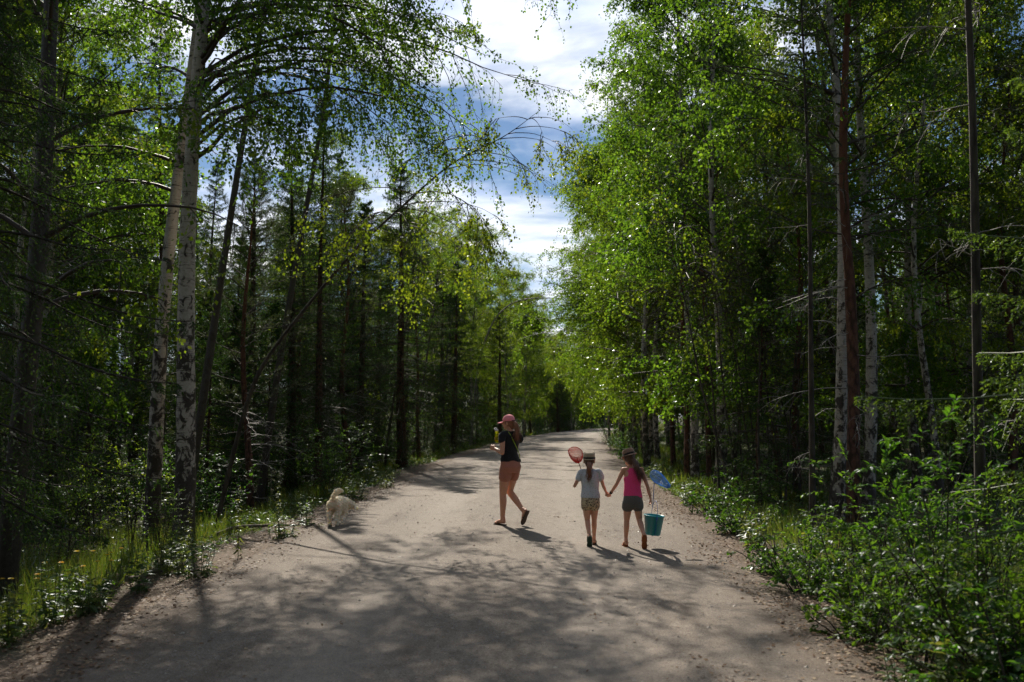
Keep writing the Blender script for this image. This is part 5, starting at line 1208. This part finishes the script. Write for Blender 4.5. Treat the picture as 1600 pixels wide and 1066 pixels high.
# bottle she drinks from
bo = empty('water_bottle', (0, 0, 0)); tag(bo, 'lime yellow water bottle with a clear lid, raised in front of the woman', 'bottle')
bl = w2l(-.20, .22, 1.245); wm = Matrix.Rotation(psi, 3, 'Z') @ Vector(bl); bo.location = (XW + wm.x, YW + wm.y, zw + 1.245); bo.rotation_euler = (0, R(-4), psi)
def lathe(g, prof, k=24, c=(0, 0, 0), m=0):
    a = np.arange(k) * 2 * math.pi / k; V = np.array([[r * math.cos(x) + c[0], r * math.sin(x) + c[1], z + c[2]] for r, z in prof for x in a]); n = len(prof)
    g.add(V, [[i * k + j, i * k + (j + 1) % k, (i + 1) * k + (j + 1) % k, (i + 1) * k + j] for i in range(n - 1) for j in range(k)], m); return g
g = Geo(); lathe(g, [(.001, 0), (.030, .002), (.034, .01), (.034, .07), (.031, .09), (.034, .11), (.034, .155), (.026, .178), (.022, .185), (.001, .185)]); g.build('bottle_body', M['lime_bottle'], bo)
g = Geo(); lathe(g, [(.001, .183), (.027, .183), (.027, .205), (.020, .212), (.010, .216), (.010, .232), (.001, .234)]); limb(g, [(-.026, 0, .20), (-.048, 0, .215), (-.040, 0, .235), (-.008, 0, .228)], [.005] * 4, 8, 6); g.build('lid', M['white_plastic'], bo)

def strands(parent, path, n, spread, mat, seed):
    rq = np.random.default_rng(seed); P0, _ = smoothline(path, [1] * len(path), 10); m_ = len(P0); u_ = np.linspace(0, 1, m_)[None, :, None]
    o_ = rq.normal(0, 1, (n, 1, 3)) * spread; o2 = rq.normal(0, 1, (n, 1, 3)) * spread * .8; ph = rq.uniform(0, 6.28, (n, 1, 1))
    P = P0[None] + o_ * np.sin(np.clip(u_ * 1.25, 0, 1) * math.pi * .55) + o2 * u_ ** 2 + np.sin(u_ * 9 + ph) * .004
    g = Geo(); tubes(g, P, np.full((n, m_), .0011), 3); return g.build('loose_hair', M[mat], parent, kind='stuff')
strands(wt, tl, 110, .024, 'hair_red', 1)
# ---- girl with the red net
XG, YG = 1.018, 13.05; zg = roadz(XG, YG); s = .70
Tg = [(0, 0, .50, .095, .075), (0, -.005, .57, .112, .085), (0, 0, .65, .098, .075), (0, .004, .74, .096, .072), (0, .004, .84, .108, .076), (0, 0, .92, .112, .066), (0, -.005, .965, .08, .05), (0, -.005, .99, .04, .04)]
J1 = dict(neck=(-.005, -.005, .985), head=(-.012, .012, 1.092), face=R(-4), hipL=(-.052, 0, .55), kneeL=(-.040, .015, .325), ankL=(-.025, -.115, .135), hipR=(.055, 0, .55), kneeR=(.052, .045, .325), ankR=(.052, .10, .075),
          shL=(-.115, 0, .945), elL=(-.205, -.01, .765), wrL=(-.125, .145, .87), shR=(.115, 0, .945), elR=(.168, .0, .77), wrR=(.205, .01, .685),
          handL=((.35, .5, .75), (.6, .2, -.3), 1.25, -1), handR=((.45, .05, -.9), (-.2, .1, .9), .9, 1), footL=((0, 1), .95), footR=((.05, 1), .0), leg=.92, arm=.9, ft=1.15)
gt, hp, Rm, Ps = person('girl in speckled white tee and leopard shorts shouldering a red net', (XG, YG, zg), 0, J1, s, .93, 'skin_child', Tg, .006)
sandal(Ps[0], 'sole_green', gt, True); sandal(Ps[1], 'sole', gt, True)
g = Geo(); loft(g, [(0, 0, .615, .128, .098), (0, 0, .66, .120, .092), (0, .004, .74, .113, .086), (0, .004, .84, .120, .088), (0, 0, .92, .120, .078), (0, -.004, .965, .085, .06), (0, -.005, .985, .056, .052)])
for k, q in (('L', -1), ('R', 1)): limb(g, [(q * .06, 0, .945), (q * .118, 0, .945), A_(*J1['sh' + k]) * .58 + A_(*J1['el' + k]) * .42], [.042, .043, .043])
organic('tee_shirt', g, M['tee'], gt, .006, 1, folds(.0048, 12, 32))
g = Geo(); loft(g, [(0, 0, .50, .114, .096), (0, -.004, .57, .126, .102), (0, 0, .64, .115, .090)])
for k in 'LR': limb(g, [A_(*J1['hip' + k]) + [0, 0, -.01], A_(*J1['hip' + k]) * .80 + A_(*J1['knee' + k]) * .20], [.072, .071])
organic('leopard_shorts', g, M['leopard'], gt, .006, 1, folds(.0018, 10, 20))
g = Geo(); blob(g, hp(0, -.014, .016), np.array([.078, .090, .090]) * .93, Rm); blob(g, hp(0, -.055, -.035), np.array([.055, .045, .05]) * .93, Rm)
organic('hair', g, M['hair_brown'], gt, .006, 2, folds(.002, 40, 12))
g = Geo(); limb(g, [hp(0, -.085, -.02), hp(0, -.115, -.06), (-.022, -.115, .985), (-.020, -.105, .925), (-.030, -.10, .875)], [.022, .030, .030, .023, .006], 14, 10); strands(gt, [hp(0, -.085, -.02), hp(0, -.115, -.06), (-.022, -.115, .985), (-.020, -.105, .925), (-.030, -.10, .855)], 80, .017, 'hair_red', 2); organic('ponytail', g, M['hair_red'], gt, .0055, 1, folds(.004, 40, 10))
def hat(parent, hp, Rm, hs, mat, crown=(.084, .096), ch=.085, brim=.030, z0=.030, ears=False, tilt=(0, 0)):
    Mt = (Matrix.Rotation(tilt[0], 3, 'X') @ Matrix.Rotation(tilt[1], 3, 'Y')); Rn = np.array(Mt); c = hp(0, -.004, z0)
    def ringset(prof, k=32):
        V = []
        for f, z in prof:
            for j in range(k):
                a = j * 2 * math.pi / k; V.append(Rn @ (Rm @ A_(math.cos(a) * crown[0] * f, math.sin(a) * crown[1] * f, z + (0.006 * math.cos(2 * a) * (f - 1) * 6 if f > 1 else 0)) * hs) + c)
        return V, [[i * k + j, i * k + (j + 1) % k, (i + 1) * k + (j + 1) % k, (i + 1) * k + j] for i in range(len(prof) - 1) for j in range(k)]
    g = Geo(); V, F = ringset([(1.0, -.002), (1.0, .01), (.98, .04), (.93, .065), (.84, ch * .95), (.6, ch), (.3, ch * .97), (.01, ch * .95)]); g.add(V, F)
    if ears:
        for q in (-1, 1):
            b0 = Rn @ (Rm @ A_(q * crown[0] * .72, 0, ch * .80) * hs) + c; V2, F2 = ico((0, 0, 0), A_(.022, .028, .026) * hs, 12, 8); g.add(V2 + b0, F2)
    o = g.build('hat', M[mat], parent)
    e = brim / crown[0]; g = Geo(); V, F = ringset([(.985, .004), (1 + e * .5, -.002), (1 + e, -.008), (1 + e * 1.02, -.011), (1 + e, -.013), (1 + e * .5, -.007), (.985, -.003)]); g.add(V, F); g.build('brim', M[mat], o)
    g = Geo(); V, F = ringset([(1.0, .003), (1.03, .003), (1.03, .026), (.995, .026)]); g.add(V, F); g.build('hat_band', M['hat_band'], o)
    return o
hat(gt, hp, Rm, .93, 'hat_sand', brim=.007, ch=.084, z0=.026, ears=True)
def hoop_net(label, c, ax1, ax2, r, tip, pole_end, mats, wob_=.0):
    t = empty('landing_net', (0, 0, 0)); tag(t, label, 'net'); c = A_(*c); ax1 = norm(A_(*ax1)); ax2 = norm(A_(*ax2)); t.location = pole_end; off = A_(*pole_end)
    g = Geo(); tubes(g, ring_pts(c, r, ax1, ax2)[None] - off, np.full((1, 29), .0035), 7); g.build('hoop', M[mats[1]], t)
    g = Geo(); edge = c - ax2 * r; P, rr = smoothline([A_(*pole_end), edge], [.0055, .0045]); tubes(g, P - off, rr, 8, cap=True); g.build('pole', M[mats[2]], t)
    # bag of real netting thread
    g = Geo(); n = 30; lv = np.linspace(0, 1, 13); tip = A_(*tip); rings = []
    for v in lv:
        k = r * (1 - v ** 2.2) + .006; cc_ = c * (1 - v) + tip * v; rings.append(ring_pts(cc_, k, ax1, ax2, n)[:-1] + np.stack([np.sin(np.arange(n) * 1.7 + v * 5), np.cos(np.arange(n) * 2.3 + v * 7), np.sin(np.arange(n) * .9)], -1) * wob_ * v)
    rings = np.array(rings)
    for dj in (1, -1):
        P = np.stack([rings[i, (np.arange(n) + dj * i) % n] for i in range(len(lv))], 1); tubes(g, P - off, np.full(P.shape[:2], .0015), 3)
    for i in range(1, len(lv)): tubes(g, (np.concatenate([rings[i], rings[i][:1]]) - off)[None], np.full((1, n + 1), .0016), 3)
    g.build('netting', M[mats[0]], t, smooth=False); return t
pe = A_(XG - .045, YG + .185, zg + .80)
hoop_net('red hoop net on a thin pole over the shoulder of the girl in white', (XG - .178, YG + .20, zg + 1.195), (1, 0, .0), (-.12, .55, .62), .091, (XG - .155, YG + .16, zg + 1.055), pe, ('red_net', 'red_plastic', 'wood_pole'))

# ---- girl with the bucket
XR, YR = 1.55, 12.9; zr = roadz(XR, YR); s = .73
Tr = [(0, 0, .51, .100, .078), (0, -.005, .58, .116, .088), (0, 0, .67, .098, .075), (0, .004, .77, .096, .072), (0, .004, .87, .106, .076), (0, 0, .95, .110, .064), (0, -.005, .995, .078, .048), (0, -.005, 1.02, .04, .038)]
J2 = dict(neck=(-.012, -.005, 1.015), head=(-.040, .012, 1.135), face=R(8), hipL=(-.060, 0, .57), kneeL=(-.075, .04, .335), ankL=(-.085, .07, .078), hipR=(.060, 0, .57), kneeR=(.085, .03, .345), ankR=(.122, -.15, .165),
          shL=(-.115, 0, .985), elL=(-.205, .01, .80), wrL=(-.275, .10, .675), shR=(.115, 0, .985), elR=(.190, -.01, .775), wrR=(.232, .01, .615),
          handL=((-.60, .35, -.55), (.3, .2, .9), .9, 1), handR=((.12, .05, -1), (-1, .1, 0), 1.2, -1), footL=((-.05, 1), .0), footR=((.05, 1), 1.05), leg=.92, arm=.9, ft=1.15)
rt, hp, Rm, Ps = person('girl in a hot pink tank top and grey shorts carrying a teal bucket', (XR, YR, zr), 0, J2, s, .95, 'skin_child', Tr, .006)
sandal(Ps[0], 'sole_orange', rt, True); sandal(Ps[1], 'sole_orange', rt, True)
g = Geo(); loft(g, [(0, 0, .635, .124, .096), (0, 0, .68, .114, .088), (0, .004, .77, .107, .082), (0, .004, .87, .114, .085), (0, 0, .92, .098, .074), (0, -.012, .97, .062, .060), (0, -.014, 1.01, .050, .050)])
for q in (-1, 1): limb(g, [(q * .050, -.03, .955), (q * .066, .0, 1.012), (q * .07, .045, .95)], [.022, .022, .022])
organic('tank_top', g, M['pink_top'], rt, .006, 1, folds(.0042, 12, 30))
g = Geo(); loft(g, [(0, 0, .50, .118, .100), (0, -.004, .54, .126, .106), (0, -.006, .585, .131, .108), (0, 0, .66, .118, .094)])
for k in 'LR': limb(g, [A_(*J2['hip' + k]) + [0, 0, -.01], A_(*J2['hip' + k]) * .78 + A_(*J2['knee' + k]) * .22], [.079, .078])
organic('shorts', g, M['grey_cloth'], rt, .006, 1, folds(.002, 10, 20))
g = Geo(); blob(g, hp(0, -.014, .016), np.array([.078, .090, .090]) * .95, Rm); blob(g, hp(.01, -.055, -.035), np.array([.058, .045, .055]) * .95, Rm)
organic('hair', g, M['hair_brown'], rt, .006, 2, folds(.002, 40, 12))
g = Geo(); limb(g, [hp(.02, -.075, .0), hp(.055, -.105, -.06), (.045, -.115, 1.02), (.085, -.105, .95), (.108, -.10, .89)], [.028, .040, .038, .028, .007], 14, 10); strands(rt, [hp(.02, -.075, .0), hp(.055, -.105, -.06), (.045, -.115, 1.02), (.085, -.105, .95), (.108, -.10, .87)], 110, .022, 'hair_brown', 3); organic('ponytail', g, M['hair_brown'], rt, .0055, 1, folds(.004, 40, 10))
hat(rt, hp, Rm, .95, 'hat_brown', brim=.024, ch=.088, z0=.036, tilt=(R(-14), R(-16)))
g = Geo(); w0 = A_(*J2['wrL']); w1 = A_(*J2['elL']); P = [w0 * .96 + w1 * .04, w0 * .82 + w1 * .18]; tubes(g, np.array(P), np.array([.0215, .023]), 16, cap=True); g.build('wrist_band', M['black_cloth'], rt)
# teal bucket
bk = empty('bucket', (XR + .255, YR + .03, zr + .155)); tag(bk, 'teal plastic bucket hanging from the hand of the girl in pink', 'bucket'); bk.rotation_euler = (R(2), R(5), R(8))
g = Geo(); lathe(g, [(.001, 0), (.094, 0), (.098, .006), (.126, .235), (.133, .237), (.134, .250), (.128, .253), (.123, .245), (.094, .010), (.001, .008)], 36); g.build('bucket_wall', M['teal'], bk)
g = Geo(); a = np.linspace(0, math.pi, 18); P = np.stack([np.full(18, .0) + .004 * np.sin(a), np.cos(a) * .135, .235 + np.sin(a) * .20], -1); tubes(g, P, np.full(18, .0032), 6); g.build('handle', M['blue_plastic'], bk)
g = Geo()
for q in (-1, 1): V, F = ico((0, q * .133, .222), (.013, .008, .020), 10, 6); g.add(V, F)
tubes(g, np.array([[0, -.134, .21], [0, -.103, .01]]), np.array([.003, .003]), 6); g.build('handle_lugs', M['blue_plastic'], bk)
pe = A_(XR + .258, YR + .03, zr + .50)
hoop_net('blue hoop net held upright in the bucket hand of the girl in pink', (XR + .315, YR + .06, zr + .895), (.80, .1, -.50), (.35, .60, .62), .092, (XR + .455, YR - .10, zr + .775), pe, ('blue_net', 'blue_plastic', 'blue_plastic'), .012)

# ---- white dog
XD, YD = -2.70, 15.6; zd = tz(XD, YD) if abs(XD - float(cx(YD))) > float(hw(YD)) else roadz(XD, YD)
dt = empty('dog', (XD, YD, zd), R(-13)); dt.scale = (.92, .92, .94); tag(dt, 'fluffy cream dog walking away along the left road edge, tail raised', 'dog')
g = Geo()
limb(g, [(0, -.15, .355), (0, -.02, .365), (0, .10, .350), (0, .18, .345)], [.103, .100, .108, .096], 18, 14)
blob(g, (0, .15, .30), (.095, .13, .12)); limb(g, [(0, .20, .36), (.03, .29, .345), (.06, .34, .315)], [.080, .064, .060]); blob(g, (.10, .38, .285), (.062, .070, .060)); limb(g, [(.12, .41, .265), (.15, .47, .225)], [.038, .028])
for q in (-1, 1):
    limb(g, [(q * .055, -.17, .34), (q * .068, -.13, .24), (q * .066, -.20, .155), (q * .064, -.195, .06), (q * .064, -.185, .035)], [.068, .058, .040, .033, .034], 12, 10); limb(g, [(q * .064, -.19, .028), (q * .064, -.145, .022)], [.028, .024], 10, 5)
limb(g, [(-.062, .14, .30), (-.062, .13, .17), (-.06, .15, .05), (-.06, .15, .03)], [.058, .042, .033, .034], 12, 10); limb(g, [(-.06, .15, .026), (-.06, .19, .022)], [.028, .023], 10, 5)
limb(g, [(.062, .15, .30), (.066, .15, .19), (.066, .08, .10), (.066, .05, .085)], [.058, .042, .033, .034], 12, 10); limb(g, [(.066, .05, .08), (.066, .035, .045)], [.028, .024], 10, 5)
limb(g, [(0, -.21, .41), (.02, -.26, .475), (.065, -.25, .545), (.115, -.22, .575), (.140, -.20, .565)], [.032, .034, .044, .046, .030], 12, 12)
M['fur'] = plain('cream fur', (.90, .79, .65), .85, .06, 26, .4, .15, .3)
_p = [n_ for n_ in M['fur'].node_tree.nodes if n_.type == 'BSDF_PRINCIPLED'][0]; _p.inputs['Subsurface Weight'].default_value = .8; _p.inputs['Subsurface Radius'].default_value = (1, .85, .65); _p.inputs['Subsurface Scale'].default_value = .06
M['fur_tuft'] = leaf_mat('fur tuft', [(.84, .73, .60), (.93, .83, .70)], (1.05, 1.05, 1.05), gloss=.01, rough=.6, tw=.45)
def furdisp(V): return .004 * (np.sin(V[:, 0] * 60 + V[:, 2] * 40) + np.sin(V[:, 1] * 80 - V[:, 2] * 70 + 1) + np.sin(V[:, 2] * 120 + V[:, 0] * 40 + V[:, 1] * 50))
db = organic('body', g, M['fur'], dt, .008, 2, furdisp)
for q in (-1, 1):
    g = Geo(); blob(g, (.10 + q * .062, .36, .255), (.014, .032, .058)); organic('ear', g, M['fur'], dt, .007, 1, furdisp)
    e = Geo(); blob(e, (.122 + q * .028, .437, .29), (.009, .008, .009)); e.build('eye', M['dark_nose'], dt)
e = Geo(); blob(e, (.158, .492, .218), (.016, .012, .012)); e.build('nose', M['dark_nose'], dt)
me = db.data; n = len(me.vertices); V = np.zeros(n * 3, np.float32); me.vertices.foreach_get('co', V); V = V.reshape(-1, 3); Nn = np.zeros(n * 3, np.float32); me.vertices.foreach_get('normal', Nn); Nn = Nn.reshape(-1, 3)
rf = np.random.default_rng(3); pick = rf.integers(0, n, 9000); pick = pick[V[pick, 2] > .14]; C = V[pick]; D = Nn[pick] * .8 + A_(0, -.35, -.55) + rf.normal(0, .35, C.shape)
g = Geo(); rhombs(g, C - Nn[pick] * .002, D, np.cross(D, rf.normal(0, 1, C.shape)), rf.uniform(.010, .022, len(C)), .005); o = g.build('fur', M['fur_tuft'], dt, smooth=False, kind='stuff')
